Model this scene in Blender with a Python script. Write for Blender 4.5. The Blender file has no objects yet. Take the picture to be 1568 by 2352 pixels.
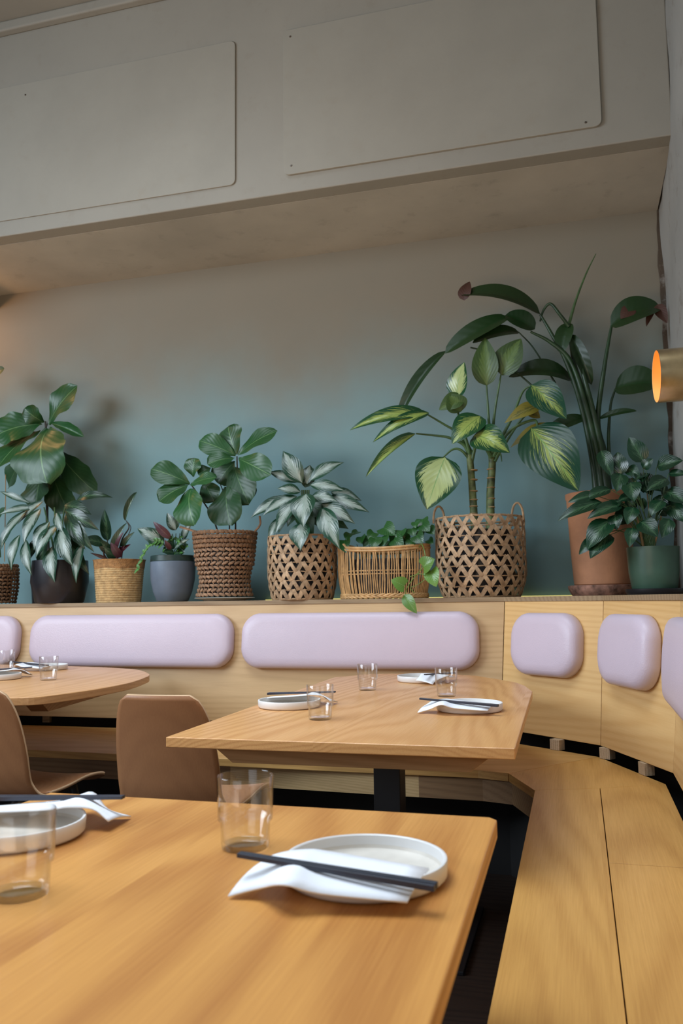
import bpy, math, random
from mathutils import Vector, Matrix
import numpy as np
random.seed(7)
S = bpy.context.scene
C = S.collection
R = math.radians

# ------------------------------------------------------------------ camera
F = 1925.0
CAM = Vector((0, 0, 1.09))
MR = (Matrix.Rotation(R(15.6), 3, 'Z') @ Matrix.Rotation(R(90 + 6.04), 3, 'X') @ Matrix.Rotation(R(-0.79), 3, 'Z'))
cd = bpy.data.cameras.new('camera'); cam = bpy.data.objects.new('camera', cd); C.objects.link(cam)
cd.sensor_fit = 'HORIZONTAL'; cd.sensor_width = 15.6; cd.lens = 15.6 * F / 1568.0
cd.clip_start = 0.02; cd.clip_end = 60
cd.dof.use_dof = True; cd.dof.focus_distance = 2.5; cd.dof.aperture_fstop = 4.2
cam.matrix_world = Matrix.Translation(CAM) @ MR.to_4x4()
S.camera = cam

def ray(x, y): return MR @ Vector(((x - 784) / F, -(y - 1176) / F, -1))
def at(x, y, Y):            # the point of the plane at depth Y
    r = ray(x, y); return CAM + r * (Y / r.y)
def az(x, y, z):            # the point of the horizontal plane z
    r = ray(x, y); return CAM + r * ((z - CAM.z) / r.z)
def sx(a, b, y, Y): return (at(b, y, Y) - at(a, y, Y)).x

# ------------------------------------------------------------------ light
S.view_settings.view_transform = 'Standard'; S.view_settings.look = 'None'
S.view_settings.gamma = 1; S.view_settings.use_curve_mapping = False
S.view_settings.exposure = 0.0
W = bpy.data.worlds.new('world'); S.world = W; W.use_nodes = True
W.node_tree.nodes['Background'].inputs[0].default_value = (0.62, 0.72, 0.85, 1)
W.node_tree.nodes['Background'].inputs[1].default_value = 0.08
def area(name, loc, tgt, sx_, sy_, power, col, spread=180):
    l = bpy.data.lights.new(name, 'AREA'); l.shape = 'RECTANGLE'; l.size = sx_; l.size_y = sy_
    l.energy = power; l.color = col; l.spread = R(spread)
    o = bpy.data.objects.new(name, l); C.objects.link(o); o.location = loc
    o.rotation_euler = (Vector(tgt) - Vector(loc)).to_track_quat('-Z', 'Y').to_euler(); return o
area('skylight', (-1.6, 1.4, 4.38), (-1.5, 1.5, 0), 3.0, 2.2, 84, (0.78, 0.89, 1.0), 110)
area('window_light', (-5.2, 0.2, 2.9), (-1.0, 3.9, 1.1), 3.0, 1.7, 84, (0.76, 0.88, 1.0), 110)
area('front_window_light', (-1.2, -2.4, 2.2), (-0.9, 3.4, 1.2), 2.4, 1.4, 8, (0.80, 0.90, 1.0), 110)
area('warm_bounce_fill', (-1.8, 0.4, 1.0), (-1.6, 4.5, 3.7), 2.6, 0.8, 13, (1.0, 0.74, 0.52), 95)  # unseen fill, added to stand in for warm bounce on the upper wall
S.cycles.transparent_max_bounces = 24
def point(name, loc, power, col, r=.03):
    l = bpy.data.lights.new(name, 'POINT'); l.energy = power; l.color = col; l.shadow_soft_size = r
    o = bpy.data.objects.new(name, l); C.objects.link(o); o.location = loc; return o

# ------------------------------------------------------------------ materials
def newmat(name):
    m = bpy.data.materials.new(name); m.use_nodes = True
    return m, m.node_tree, m.node_tree.nodes['Principled BSDF']
def N(t, typ, **k):
    n = t.nodes.new(typ)
    for a, b in k.items():
        if a.startswith('i_'):
            key = a[2:]; key = int(key) if key.isdigit() else key.replace('_', ' ')
            n.inputs[key].default_value = b
        else: setattr(n, a, b)
    return n
def L(t, a, b): t.links.new(a, b)
def mth(t, op, a, b=None, clamp=False):
    n = t.nodes.new('ShaderNodeMath'); n.operation = op; n.use_clamp = clamp
    for i, v in enumerate((a, b)):
        if v is None: continue
        if isinstance(v, (int, float)): n.inputs[i].default_value = v
        else: t.links.new(v, n.inputs[i])
    return n.outputs[0]
def mix(t, f, a, b):
    n = t.nodes.new('ShaderNodeMix'); n.data_type = 'RGBA'
    for key, v in ((0, f), (6, a), (7, b)):
        if isinstance(v, (int, float)): n.inputs[key].default_value = v
        elif isinstance(v, tuple): n.inputs[key].default_value = (*v, 1) if len(v) == 3 else v
        else: t.links.new(v, n.inputs[key])
    return n.outputs[2]
def ramp(t, v, a, b):
    n = t.nodes.new('ShaderNodeMapRange'); n.clamp = True
    n.inputs[1].default_value = a; n.inputs[2].default_value = b
    t.links.new(v, n.inputs[0]); return n.outputs[0]

def plain(name, col, rough=.5, var=.08, scale=8, metal=0, bump=0.0, bscale=60, spec=.5, island=0, coat=0):
    m, t, p = newmat(name)
    tc = N(t, 'ShaderNodeTexCoord')
    nz = N(t, 'ShaderNodeTexNoise', i_Scale=scale, i_Detail=4.0); L(t, tc.outputs['Object'], nz.inputs['Vector'])
    d = tuple(max(0, c * (1 - var * 2)) for c in col); h = tuple(min(1, c * (1 + var * 2)) for c in col)
    c = mix(t, ramp(t, nz.outputs[0], .3, .7), d, h)
    if island:
        g = N(t, 'ShaderNodeNewGeometry')
        c = mix(t, mth(t, 'MULTIPLY', g.outputs['Random Per Island'], island), c, tuple(x * .35 for x in col))
    L(t, c, p.inputs['Base Color'])
    p.inputs['Roughness'].default_value = rough; p.inputs['Metallic'].default_value = metal
    p.inputs['Specular IOR Level'].default_value = spec; p.inputs['Coat Weight'].default_value = coat
    if bump:
        n2 = N(t, 'ShaderNodeTexNoise', i_Scale=bscale, i_Detail=3.0); L(t, tc.outputs['Object'], n2.inputs['Vector'])
        b = N(t, 'ShaderNodeBump', i_Strength=bump, i_Distance=.01); L(t, n2.outputs[0], b.inputs['Height']); L(t, b.outputs[0], p.inputs['Normal'])
    return m

def wood(name, dark, light, axis='Y', board=None, rough=.38, rings=7.0, seed=0.0, fine=.45, spec=.5, across='X', ringamt=.5):
    """oak: growth rings around a long axis (so the ends show end grain) and fine pores"""
    m, t, p = newmat(name)
    tc = N(t, 'ShaderNodeTexCoord'); sp = N(t, 'ShaderNodeSeparateXYZ'); L(t, tc.outputs['Object'], sp.inputs[0])
    o = {'X': sp.outputs[0], 'Y': sp.outputs[1], 'Z': sp.outputs[2]}
    third = [k for k in 'XYZ' if k != axis and k != across][0]
    al, ac, th = o[axis], o[across], o[third]
    if board:
        idx = mth(t, 'FLOOR', mth(t, 'DIVIDE', ac, board))
        wn = N(t, 'ShaderNodeTexWhiteNoise', noise_dimensions='1D'); L(t, mth(t, 'ADD', idx, seed), wn.inputs['W'])
        rnd = wn.outputs['Value']
        al = mth(t, 'ADD', al, mth(t, 'MULTIPLY', rnd, 9.0))
        ac = mth(t, 'ADD', mth(t, 'SUBTRACT', ac, mth(t, 'MULTIPLY', mth(t, 'ADD', idx, .5), board)), mth(t, 'MULTIPLY', mth(t, 'SUBTRACT', rnd, .5), board))
    else: rnd = None
    cb = N(t, 'ShaderNodeCombineXYZ'); L(t, mth(t, 'MULTIPLY', al, .16), cb.inputs[0]); L(t, ac, cb.inputs[1]); L(t, mth(t, 'ADD', th, .035 + seed * .003), cb.inputs[2])
    nz = N(t, 'ShaderNodeTexNoise', i_Scale=4.0, i_Detail=2.0, i_Roughness=.45); L(t, cb.outputs[0], nz.inputs['Vector'])
    # distance from the pith, wandering along the board
    d2 = mth(t, 'ADD', mth(t, 'POWER', mth(t, 'ABSOLUTE', cb.inputs[1].links[0].from_socket), 2.0), mth(t, 'POWER', mth(t, 'ABSOLUTE', cb.inputs[2].links[0].from_socket), 2.0))
    ds = mth(t, 'SQRT', d2)
    ds = mth(t, 'ADD', ds, mth(t, 'MULTIPLY', nz.outputs[0], .075))
    ds = mth(t, 'ADD', ds, mth(t, 'MULTIPLY', al, .03))
    sn = mth(t, 'SINE', mth(t, 'MULTIPLY', ds, rings * 85))
    sn = mth(t, 'ADD', mth(t, 'MULTIPLY', sn, .5), .5)
    sn = mth(t, 'POWER', sn, 1.6)
    cf = N(t, 'ShaderNodeCombineXYZ'); L(t, mth(t, 'MULTIPLY', al, 9.0), cf.inputs[0]); L(t, mth(t, 'MULTIPLY', ac, 330.0), cf.inputs[1]); L(t, mth(t, 'MULTIPLY', th, 330.0), cf.inputs[2])
    fz = N(t, 'ShaderNodeTexNoise', i_Scale=1.0, i_Detail=2.0); L(t, cf.outputs[0], fz.inputs['Vector'])
    f = mth(t, 'ADD', mth(t, 'MULTIPLY', sn, ringamt), mth(t, 'MULTIPLY', ramp(t, fz.outputs[0], .3, .75), fine), clamp=True)
    col = mix(t, f, light, dark)
    bz = N(t, 'ShaderNodeTexNoise', i_Scale=3.0, i_Detail=3.0); L(t, tc.outputs['Object'], bz.inputs['Vector'])
    col = mix(t, mth(t, 'MULTIPLY', ramp(t, bz.outputs[0], .4, .75), .25), col, tuple(c * .72 for c in light))
    if rnd: col = mix(t, mth(t, 'MULTIPLY', rnd, .22), col, tuple((a * .5 + b * .5) for a, b in zip(dark, light)))
    L(t, col, p.inputs['Base Color'])
    L(t, mth(t, 'ADD', mth(t, 'MULTIPLY', f, .12), rough), p.inputs['Roughness'])
    p.inputs['Specular IOR Level'].default_value = spec
    b = N(t, 'ShaderNodeBump', i_Strength=.12, i_Distance=.002); L(t, f, b.inputs['Height']); L(t, b.outputs[0], p.inputs['Normal'])
    return m

def leafmat(name, edge, centre=None, thr=.5, amp=.6, freq=9.0, rib=None, ribw=.05, rough=.3, slant=.35, veins=0.0, back=None, spec=.5, tipfade=1.0):
    """leaf coloured from its own UV: u along the midrib, v across"""
    m, t, p = newmat(name)
    uv = N(t, 'ShaderNodeTexCoord'); sp = N(t, 'ShaderNodeSeparateXYZ'); L(t, uv.outputs['UV'], sp.inputs[0])
    u, v = sp.outputs[0], sp.outputs[1]
    a = mth(t, 'ABSOLUTE', mth(t, 'SUBTRACT', mth(t, 'MULTIPLY', v, 2.0), 1.0))
    g = N(t, 'ShaderNodeNewGeometry'); rnd = g.outputs['Random Per Island']
    fu = mth(t, 'SUBTRACT', u, mth(t, 'MULTIPLY', a, slant))
    col = mix(t, rnd, edge, tuple(c * .62 for c in edge))
    if centre:
        cb = N(t, 'ShaderNodeCombineXYZ'); L(t, mth(t, 'MULTIPLY', fu, freq * 2.6), cb.inputs[0]); L(t, mth(t, 'MULTIPLY', a, 2.2), cb.inputs[1])
        L(t, mth(t, 'ADD', mth(t, 'MULTIPLY', rnd, 20.0), mth(t, 'MULTIPLY', mth(t, 'GREATER_THAN', v, .5), 5.0)), cb.inputs[2])
        nz = N(t, 'ShaderNodeTexNoise', i_Scale=1.0, i_Detail=3.0, i_Roughness=.6); L(t, cb.outputs[0], nz.inputs['Vector'])
        lim = mth(t, 'ADD', mth(t, 'MULTIPLY', mth(t, 'SUBTRACT', nz.outputs[0], .5), amp * 3), thr)
        # narrower towards base and tip
        pr = mth(t, 'POWER', mth(t, 'SINE', mth(t, 'MULTIPLY', u, math.pi)), .45)
        lim = mth(t, 'MULTIPLY', lim, pr)
        msk = ramp(t, mth(t, 'SUBTRACT', lim, a), -.05, .05)
        col = mix(t, msk, col, mix(t, ramp(t, nz.outputs[0], .3, .7), centre, tuple(c * .8 for c in centre)))
    if veins:
        w = mth(t, 'SINE', mth(t, 'MULTIPLY', fu, 2 * math.pi * 7))
        col = mix(t, mth(t, 'MULTIPLY', ramp(t, w, .975, 1.0), veins * .6), col, rib or edge)
    if rib:
        col = mix(t, mth(t, 'MULTIPLY', ramp(t, a, ribw, ribw * .3), .8), col, rib)
    if back: col = mix(t, g.outputs['Backfacing'], col, back)
    L(t, col, p.inputs['Base Color']); p.inputs['Roughness'].default_value = rough
    p.inputs['Specular IOR Level'].default_value = spec
    p.inputs['Subsurface Weight'].default_value = 0
    w2 = mth(t, 'SINE', mth(t, 'MULTIPLY', fu, 2 * math.pi * 7))
    b = N(t, 'ShaderNodeBump', i_Strength=.07, i_Distance=.004); L(t, w2, b.inputs['Height']); L(t, b.outputs[0], p.inputs['Normal'])
    return m

def paint(name, col, stain=.06, rough=.7, grime=None, bump=.08):
    m, t, p = newmat(name)
    tc = N(t, 'ShaderNodeTexCoord')
    n1 = N(t, 'ShaderNodeTexNoise', i_Scale=1.3, i_Detail=6.0, i_Roughness=.6); L(t, tc.outputs['Object'], n1.inputs['Vector'])
    n2 = N(t, 'ShaderNodeTexNoise', i_Scale=90.0, i_Detail=2.0); L(t, tc.outputs['Object'], n2.inputs['Vector'])
    c = mix(t, ramp(t, n1.outputs[0], .35, .7), col, tuple(x * (1 - stain * 2) for x in col))
    if grime: 
        n3 = N(t, 'ShaderNodeTexNoise', i_Scale=7.0, i_Detail=8.0, i_Roughness=.7); L(t, tc.outputs['Object'], n3.inputs['Vector'])
        c = mix(t, mth(t, 'MULTIPLY', ramp(t, n3.outputs[0], .56, .7), grime[1]), c, grime[0])
    L(t, c, p.inputs['Base Color']); p.inputs['Roughness'].default_value = rough
    b = N(t, 'ShaderNodeBump', i_Strength=bump, i_Distance=.003); L(t, n2.outputs[0], b.inputs['Height']); L(t, b.outputs[0], p.inputs['Normal'])
    return m

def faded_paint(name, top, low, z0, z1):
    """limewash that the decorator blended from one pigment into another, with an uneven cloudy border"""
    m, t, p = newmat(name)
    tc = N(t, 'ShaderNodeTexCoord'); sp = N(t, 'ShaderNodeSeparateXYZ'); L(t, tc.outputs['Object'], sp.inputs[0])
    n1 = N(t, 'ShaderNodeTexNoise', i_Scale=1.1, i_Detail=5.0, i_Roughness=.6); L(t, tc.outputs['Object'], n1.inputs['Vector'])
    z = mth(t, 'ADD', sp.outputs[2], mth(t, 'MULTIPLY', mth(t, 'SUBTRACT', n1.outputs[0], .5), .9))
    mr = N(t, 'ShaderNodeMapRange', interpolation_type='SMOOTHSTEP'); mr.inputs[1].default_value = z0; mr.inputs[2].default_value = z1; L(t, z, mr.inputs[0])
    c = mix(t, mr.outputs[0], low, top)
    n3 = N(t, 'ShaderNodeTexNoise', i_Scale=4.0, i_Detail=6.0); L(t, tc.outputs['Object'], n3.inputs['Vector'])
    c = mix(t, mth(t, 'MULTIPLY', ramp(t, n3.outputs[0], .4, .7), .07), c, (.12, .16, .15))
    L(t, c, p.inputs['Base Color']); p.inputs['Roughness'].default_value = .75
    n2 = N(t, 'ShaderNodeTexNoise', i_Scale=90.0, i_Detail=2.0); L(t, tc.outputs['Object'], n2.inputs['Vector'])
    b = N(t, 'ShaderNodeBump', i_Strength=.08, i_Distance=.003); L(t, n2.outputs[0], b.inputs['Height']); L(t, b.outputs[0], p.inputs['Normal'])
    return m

def thin_glass():
    m, t, p = newmat('clear_glass'); t.nodes.remove(p)
    tr = N(t, 'ShaderNodeBsdfTransparent', i_Color=(.988, .99, .99, 1)); gl = N(t, 'ShaderNodeBsdfGlossy', i_Roughness=.02)
    fr = N(t, 'ShaderNodeLayerWeight', i_Blend=.5); mx = N(t, 'ShaderNodeMixShader')
    L(t, mth(t, 'ADD', mth(t, 'MULTIPLY', mth(t, 'POWER', fr.outputs[1], 3.0), .9), .05), mx.inputs[0]); L(t, tr.outputs[0], mx.inputs[1]); L(t, gl.outputs[0], mx.inputs[2])
    L(t, mx.outputs[0], t.nodes['Material Output'].inputs[0]); return m
def emis(name, col, s):
    m, t, p = newmat(name); p.inputs['Base Color'].default_value = (*col, 1)
    p.inputs['Emission Color'].default_value = (*col, 1); p.inputs['Emission Strength'].default_value = s; return m

M = dict(
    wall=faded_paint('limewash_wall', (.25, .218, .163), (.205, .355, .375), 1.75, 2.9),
    cream=paint('cream_paint', (.36, .34, .29), .05, grime=((.25, .21, .15), .25)),
    panel=paint('panel_paint', (.38, .36, .305), .07, grime=((.33, .29, .22), .25)),
    soffit=paint('soffit_paint', (.56, .53, .46), .12, grime=((.22, .2, .17), .35)),
    right=paint('old_plaster', (.40, .39, .36), .12, grime=((.16, .12, .08), .55), bump=.5),
    rot=paint('bare_wood_crack', (.10, .07, .045), .3, grime=((.35, .33, .3), .8), bump=.8),
    table=wood('oak_table', (.42, .155, .03), (.72, .345, .09), 'Y', .27, .33, 4.0, 2.0, ringamt=.65, fine=.35),
    table2=wood('oak_table_mid', (.52, .225, .07), (.75, .40, .15), 'Y', .44, .30, 6.0, 5.0, ringamt=.45, fine=.35),
    table3=wood('oak_table_round', (.52, .245, .09), (.72, .39, .165), 'Y', .5, .32, 5.0, 9.0, ringamt=.35, fine=.35),
    apron=wood('apron_wood', (.33, .17, .06), (.46, .26, .11), 'X', None, .5, 5.0, 3.0, across='Y'),
    seat=wood('bench_oak', (.42, .195, .045), (.66, .36, .10), 'Y', .21, .36, 4.0, 4.0, ringamt=.4, fine=.4),
    seatx=wood('bench_oak_side', (.44, .215, .06), (.66, .39, .13), 'X', .25, .38, 4.0, 6.0, across='Y', ringamt=.35, fine=.35),
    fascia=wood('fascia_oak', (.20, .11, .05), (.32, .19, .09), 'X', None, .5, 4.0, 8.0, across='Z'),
    fascia_lit=wood('lit_patch_fascia', (.50, .33, .14), (.68, .48, .24), 'X', None, .5, 9.0, 1.0, across='Z'),  # fascia wood made paler: a patch of light put into the colour
    back=wood('backrest_oak', (.46, .28, .125), (.64, .43, .22), 'X', .3, .36, 3.5, 11.0, across='Z', ringamt=.33, fine=.3),
    backr=wood('backrest_oak_amber', (.62, .34, .115), (.80, .52, .225), 'X', .3, .36, 3.5, 14.0, across='Z', ringamt=.4, fine=.3),
    shelf=wood('shelf_oak', (.22, .14, .075), (.36, .25, .14), 'X', None, .5, 4.0, 17.0, across='Y'),
    ply=wood('plywood_edge', (.30, .20, .11), (.62, .48, .32), 'X', None, .6, 14.0, 3.0, across='Z'),
    chair=wood('chair_walnut', (.24, .10, .04), (.34, .155, .065), 'Z', None, .42, 3.0, 6.0, across='X', fine=.3, ringamt=.2),
    chairedge=plain('chair_ply_edge', (.58, .38, .22), .5),
    dark=plain('void_shade', (.012, .011, .011), .8, .1),  # near-black colour stands in for the shade in the bench gaps
    floor=wood('dark_floor', (.020, .012, .009), (.045, .028, .02), 'X', .14, .5, 3.0, 2.0, across='Y'),
    metal=plain('black_metal', (.012, .012, .014), .45, .1),
    steel=plain('steel_screw', (.25, .22, .19), .4, metal=1),
    cushion=plain('pink_leather', (.63, .525, .61), .36, .015, 3, bump=.12, bscale=260, spec=.45),
    plate=plain('white_stoneware', (.78, .77, .76), .35, .01, 20, coat=.0),
    platein=plain('cream_glaze', (.66, .61, .54), .4, .03, 40),
    napkin=plain('white_paper', (.86, .88, .93), .8, .01, 30, bump=.05, bscale=200),
    chop=plain('dark_chopstick', (.022, .026, .042), .38, .1, 40),
    glass=thin_glass(),
    brass=plain('aged_brass', (.50, .37, .20), .30, .16, 14, metal=1, bump=.05, bscale=20),
    orange=plain('lamp_inside', (.80, .42, .12), .5),
    bulb=emis('bulb_glow', (1, .46, .12), 7),
    led=emis('led_strip', (1.0, .88, .30), .55),
    terra=plain('terracotta', (.44, .20, .10), .75, .14, 5, bump=.1, bscale=90),
    terrad=plain('worn_terracotta', (.26, .13, .09), .8, .35, 26, bump=.3, bscale=60),
    greenpot=plain('green_glaze', (.055, .11, .075), .35, .15, 5),
    bluepot=plain('blue_grey_glaze', (.125, .165, .22), .45, .06, 9, bump=.06),
    bluerim=plain('dark_rim_glaze', (.02, .045, .04), .35, .2, 20),
    blackpot=plain('black_glaze', (.012, .012, .016), .35, .2, 8),
    sand=plain('woven_palm', (.52, .34, .15), .8, .14, 40, bump=.5, bscale=150),
    sandrim=plain('woven_palm_rim', (.36, .19, .07), .8, .2, 40, bump=.5, bscale=150),
    saucer=plain('pale_saucer', (.55, .50, .42), .5, .06, 20),
    rattan=plain('rattan_strip', (.50, .33, .19), .65, .16, 60, bump=.2, island=.55),
    rattan2=plain('rattan_cord', (.40, .25, .13), .7, .18, 60, bump=.2, island=.4),
    wicker=plain('honey_wicker', (.62, .37, .155), .5, .12, 40, bump=.15, island=.35),
    rope=plain('seagrass_rope', (.36, .21, .12), .8, .2, 60, bump=.4, island=.5),
    roped=plain('seagrass_rope_dark', (.24, .125, .06), .8, .2, 60, bump=.4, island=.4),
    soil=plain('soil', (.02, .014, .01), .9, .3, 80, bump=.6),
    stem=plain('green_stem', (.055, .115, .035), .45, .2, 20),
    stemd=plain('dark_green_stem', (.018, .048, .016), .4, .2, 20),
    cane=plain('ringed_cane', (.10, .13, .045), .6, .35, 30),
    bark=plain('dark_bark', (.035, .03, .022), .7, .2, 30),
    twine=plain('twine', (.40, .26, .12), .8),
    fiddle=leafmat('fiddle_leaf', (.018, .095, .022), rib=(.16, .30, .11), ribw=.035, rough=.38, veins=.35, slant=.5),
    fiddled=leafmat('fiddle_leaf_shade_tone', (.018, .075, .022), rib=(.10, .19, .08), ribw=.035, rough=.42, veins=.3, slant=.5),  # same leaf in a darker green, shade put into its colour
    aglao=leafmat('silver_aglaonema_leaf', (.012, .062, .03), (.30, .37, .32), thr=.50, amp=.7, freq=9, rib=(.20, .30, .23), ribw=.03, rough=.3, slant=.6),
    dieff=leafmat('dumb_cane_leaf', (.014, .085, .028), (.36, .46, .11), thr=.46, amp=.9, freq=12, rib=(.06, .18, .04), ribw=.03, rough=.26, slant=.55),
    dieffp=leafmat('dumb_cane_pale_leaf', (.014, .085, .028), (.44, .53, .22), thr=.74, amp=.5, freq=13, rib=(.14, .32, .10), ribw=.03, rough=.26, slant=.55),
    dieffb=leafmat('dumb_cane_leaf_feathered', (.012, .075, .035), (.36, .45, .10), thr=.20, amp=1.1, freq=17, rib=(.12, .30, .07), ribw=.03, rough=.26, slant=.75),
    dieffd=leafmat('dumb_cane_leaf_back', (.05, .105, .02), (.10, .17, .035), thr=.45, amp=.5, freq=8, rib=(.06, .13, .03), ribw=.03, rough=.45, slant=.55),
    yellowleaf=leafmat('yellowing_leaf', (.26, .22, .025), (.12, .12, .02), thr=.3, amp=.7, freq=4, rib=(.3, .25, .06), rough=.5),
    banana=leafmat('bird_of_paradise_leaf', (.016, .050, .012), rib=(.012, .05, .012), ribw=.05, rough=.38, veins=.25, slant=.15),
    brownleaf=leafmat('dried_leaf', (.09, .034, .02), rib=(.06, .03, .02), rough=.6),
    pothos=leafmat('pothos_leaf', (.02, .095, .018), rib=(.06, .2, .04), ribw=.03, rough=.3),
    pothosl=leafmat('pale_pothos_leaf', (.13, .27, .045), rib=(.22, .36, .12), ribw=.04, rough=.32),
    small=leafmat('speckled_dark_leaf', (.010, .048, .020), (.05, .11, .055), thr=.25, amp=.8, freq=10, rib=(.08, .2, .08), ribw=.03, rough=.24, slant=.6),
    calath=leafmat('dark_calathea_leaf', (.012, .045, .02), (.06, .12, .06), thr=.2, amp=.9, freq=12, rib=(.05, .12, .05), rough=.3),
    maroon=leafmat('maroon_leaf', (.075, .015, .022), rib=(.1, .03, .03), rough=.35),
    fern=leafmat('bright_fern_leaf', (.06, .21, .035), (.16, .33, .11), thr=.3, amp=.6, freq=8, rib=(.12, .3, .07), rough=.35),
)

# ------------------------------------------------------------------ mesh builder
class MB:
    def __init__(s): s.v = []; s.f = []; s.uv = []; s.mi = []; s.cm = 0
    def face(s, idx, uv=None): s.f.append(tuple(idx)); s.uv.append(uv); s.mi.append(s.cm)
    def box(s, a, b):
        (x0, y0, z0), (x1, y1, z1) = a, b; n = len(s.v)
        s.v += [(x0, y0, z0), (x1, y0, z0), (x1, y1, z0), (x0, y1, z0), (x0, y0, z1), (x1, y0, z1), (x1, y1, z1), (x0, y1, z1)]
        for q in ((0, 3, 2, 1), (4, 5, 6, 7), (0, 1, 5, 4), (1, 2, 6, 5), (2, 3, 7, 6), (3, 0, 4, 7)): s.face([n + i for i in q])
    def hexa(s, p8):
        n = len(s.v); s.v += [tuple(p) for p in p8]
        for q in ((0, 3, 2, 1), (4, 5, 6, 7), (0, 1, 5, 4), (1, 2, 6, 5), (2, 3, 7, 6), (3, 0, 4, 7)): s.face([n + i for i in q])
    def prism(s, poly, z0, z1):
        n = len(s.v); k = len(poly)
        s.v += [(x, y, z0) for x, y in poly] + [(x, y, z1) for x, y in poly]
        s.face([n + i for i in range(k)][::-1]); s.face([n + k + i for i in range(k)])
        for i in range(k): j = (i + 1) % k; s.face([n + i, n + j, n + k + j, n + k + i])
    def tube(s, pts, r, n=8, cap=True):
        pts = [Vector(p) for p in pts]; k = len(pts); rr = r if isinstance(r, (list, tuple)) else [r] * k
        base = len(s.v); prev = None
        for i, p in enumerate(pts):
            d = (pts[min(i + 1, k - 1)] - pts[max(i - 1, 0)])
            if d.length < 1e-9: d = Vector((0, 0, 1))
            d.normalize()
            if prev is None:
                h = Vector((0, 0, 1)) if abs(d.z) < .9 else Vector((1, 0, 0)); a = d.cross(h).normalized()
            else:
                a = (prev - d * prev.dot(d)); a = a.normalized() if a.length > 1e-6 else d.orthogonal().normalized()
            prev = a; b = d.cross(a)
            for j in range(n):
                t = 2 * math.pi * j / n; s.v.append(tuple(p + (a * math.cos(t) + b * math.sin(t)) * rr[i]))
        for i in range(k - 1):
            for j in range(n):
                j2 = (j + 1) % n; s.face([base + i * n + j, base + i * n + j2, base + (i + 1) * n + j2, base + (i + 1) * n + j])
        if cap:
            s.face([base + j for j in range(n)][::-1]); s.face([base + (k - 1) * n + j for j in range(n)])
    def lathe(s, c, prof, n=48, sy=1.0, fn=None):
        """closed surface of revolution from (r,z) pairs; r<=0 ends in a pole"""
        base = []; cx, cy, cz = c
        for (r, z) in prof:
            if r <= 1e-6: base.append([len(s.v)]); s.v.append((cx, cy, cz + z))
            else:
                ring = []
                for j in range(n):
                    t = 2 * math.pi * j / n; rr = r * (fn(t, z) if fn else 1)
                    ring.append(len(s.v)); s.v.append((cx + rr * math.cos(t), cy + rr * math.sin(t) * sy, cz + z))
                base.append(ring)
        for a, b in zip(base, base[1:]):
            for j in range(n):
                j2 = (j + 1) % n
                if len(a) == 1 and len(b) == 1: continue
                if len(a) == 1: s.face([a[0], b[j2], b[j]])
                elif len(b) == 1: s.face([a[j], a[j2], b[0]])
                else: s.face([a[j], a[j2], b[j2], b[j]])
    def blob(s, c, ax, rad, n=8, k=5):
        """small ellipsoid; ax = three direction vectors"""
        c = Vector(c); base = len(s.v); rows = []
        for i in range(k + 1):
            ph = math.pi * i / k; row = []
            for j in range(1 if i in (0, k) else n):
                t = 2 * math.pi * j / n
                row.append(len(s.v)); s.v.append(tuple(c + ax[0] * (rad[0] * math.cos(ph)) + ax[1] * (rad[1] * math.sin(ph) * math.cos(t)) + ax[2] * (rad[2] * math.sin(ph) * math.sin(t))))
            rows.append(row)
        for a, b in zip(rows, rows[1:]):
            for j in range(n):
                j2 = (j + 1) % n
                if len(a) == 1: s.face([a[0], b[j], b[j2]])
                elif len(b) == 1: s.face([a[j], b[0], a[j2]])
                else: s.face([a[j], b[j], b[j2], a[j2]])
    def leaf(s, B, T, w, shape='lance', n=None, arch=.08, fold=.12, wave=0., twist=0., nu=16, nv=8, curl=0.):
        B = Vector(B); T = Vector(T); d = T - B; Ln = d.length; d = d / Ln
        n = Vector(n) if n else Vector((-.15 + random.uniform(-.25, .25), -1, .35 + random.uniform(-.15, .35)))
        side = d.cross(n)
        if side.length < .05: side = d.cross(Vector((.3, -.2, 1)))
        side.normalize(); nn = side.cross(d).normalized()
        if twist:
            q = Matrix.Rotation(twist, 3, d); side = q @ side; nn = q @ nn
        base = len(s.v); ph = random.uniform(0, 6)
        for i in range(nu + 1):
            u = i / nu
            if shape == 'fiddle': wd = (math.sin(math.pi * u ** 1.75) ** .5) * (.8 + .2 * u) + .28 * math.sin(math.pi * u) * (1 - u) if 0 < u < 1 else .05
            elif shape == 'lance': wd = math.sin(math.pi * u ** .82) ** .95 * (1 - .25 * u ** 3) if 0 < u < 1 else .015
            elif shape == 'ovate': wd = math.sin(math.pi * u ** .72) ** .72 * (1 - .2 * u ** 2) if 0 < u < 1 else .02
            elif shape == 'heart': wd = (math.sin(math.pi * (.12 + .88 * u) ** .62) ** .75) if u < 1 else .01
            elif shape == 'strap': wd = (math.sin(math.pi * u) ** .45) if 0 < u < 1 else .02
            elif shape == 'paddle': wd = (math.sin(math.pi * u ** .9) ** .5) if 0 < u < 1 else .02
            c = B + d * (Ln * u) + nn * (arch * Ln * 4 * u * (1 - u)) - nn * (curl * Ln * u * u)
            for j in range(nv + 1):
                v = 2 * j / nv - 1; hw = w / 2 * wd
                off = -d * (Ln * .12 * abs(v) * (1 - u) ** 4 if shape == 'heart' else 0)
                up = fold * abs(v) * hw * 2 * .8 + wave * w * math.sin(u * 11 + ph + (v > 0) * 1.7) * abs(v) ** 2
                jag = 1 + (.05 * math.sin(u * 23 + ph) if wave > .05 else 0)
                s.v.append(tuple(c + side * (v * hw * jag * math.sqrt(max(.2, 1 - fold * .5))) + nn * up + off))
        k = nv + 1
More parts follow.
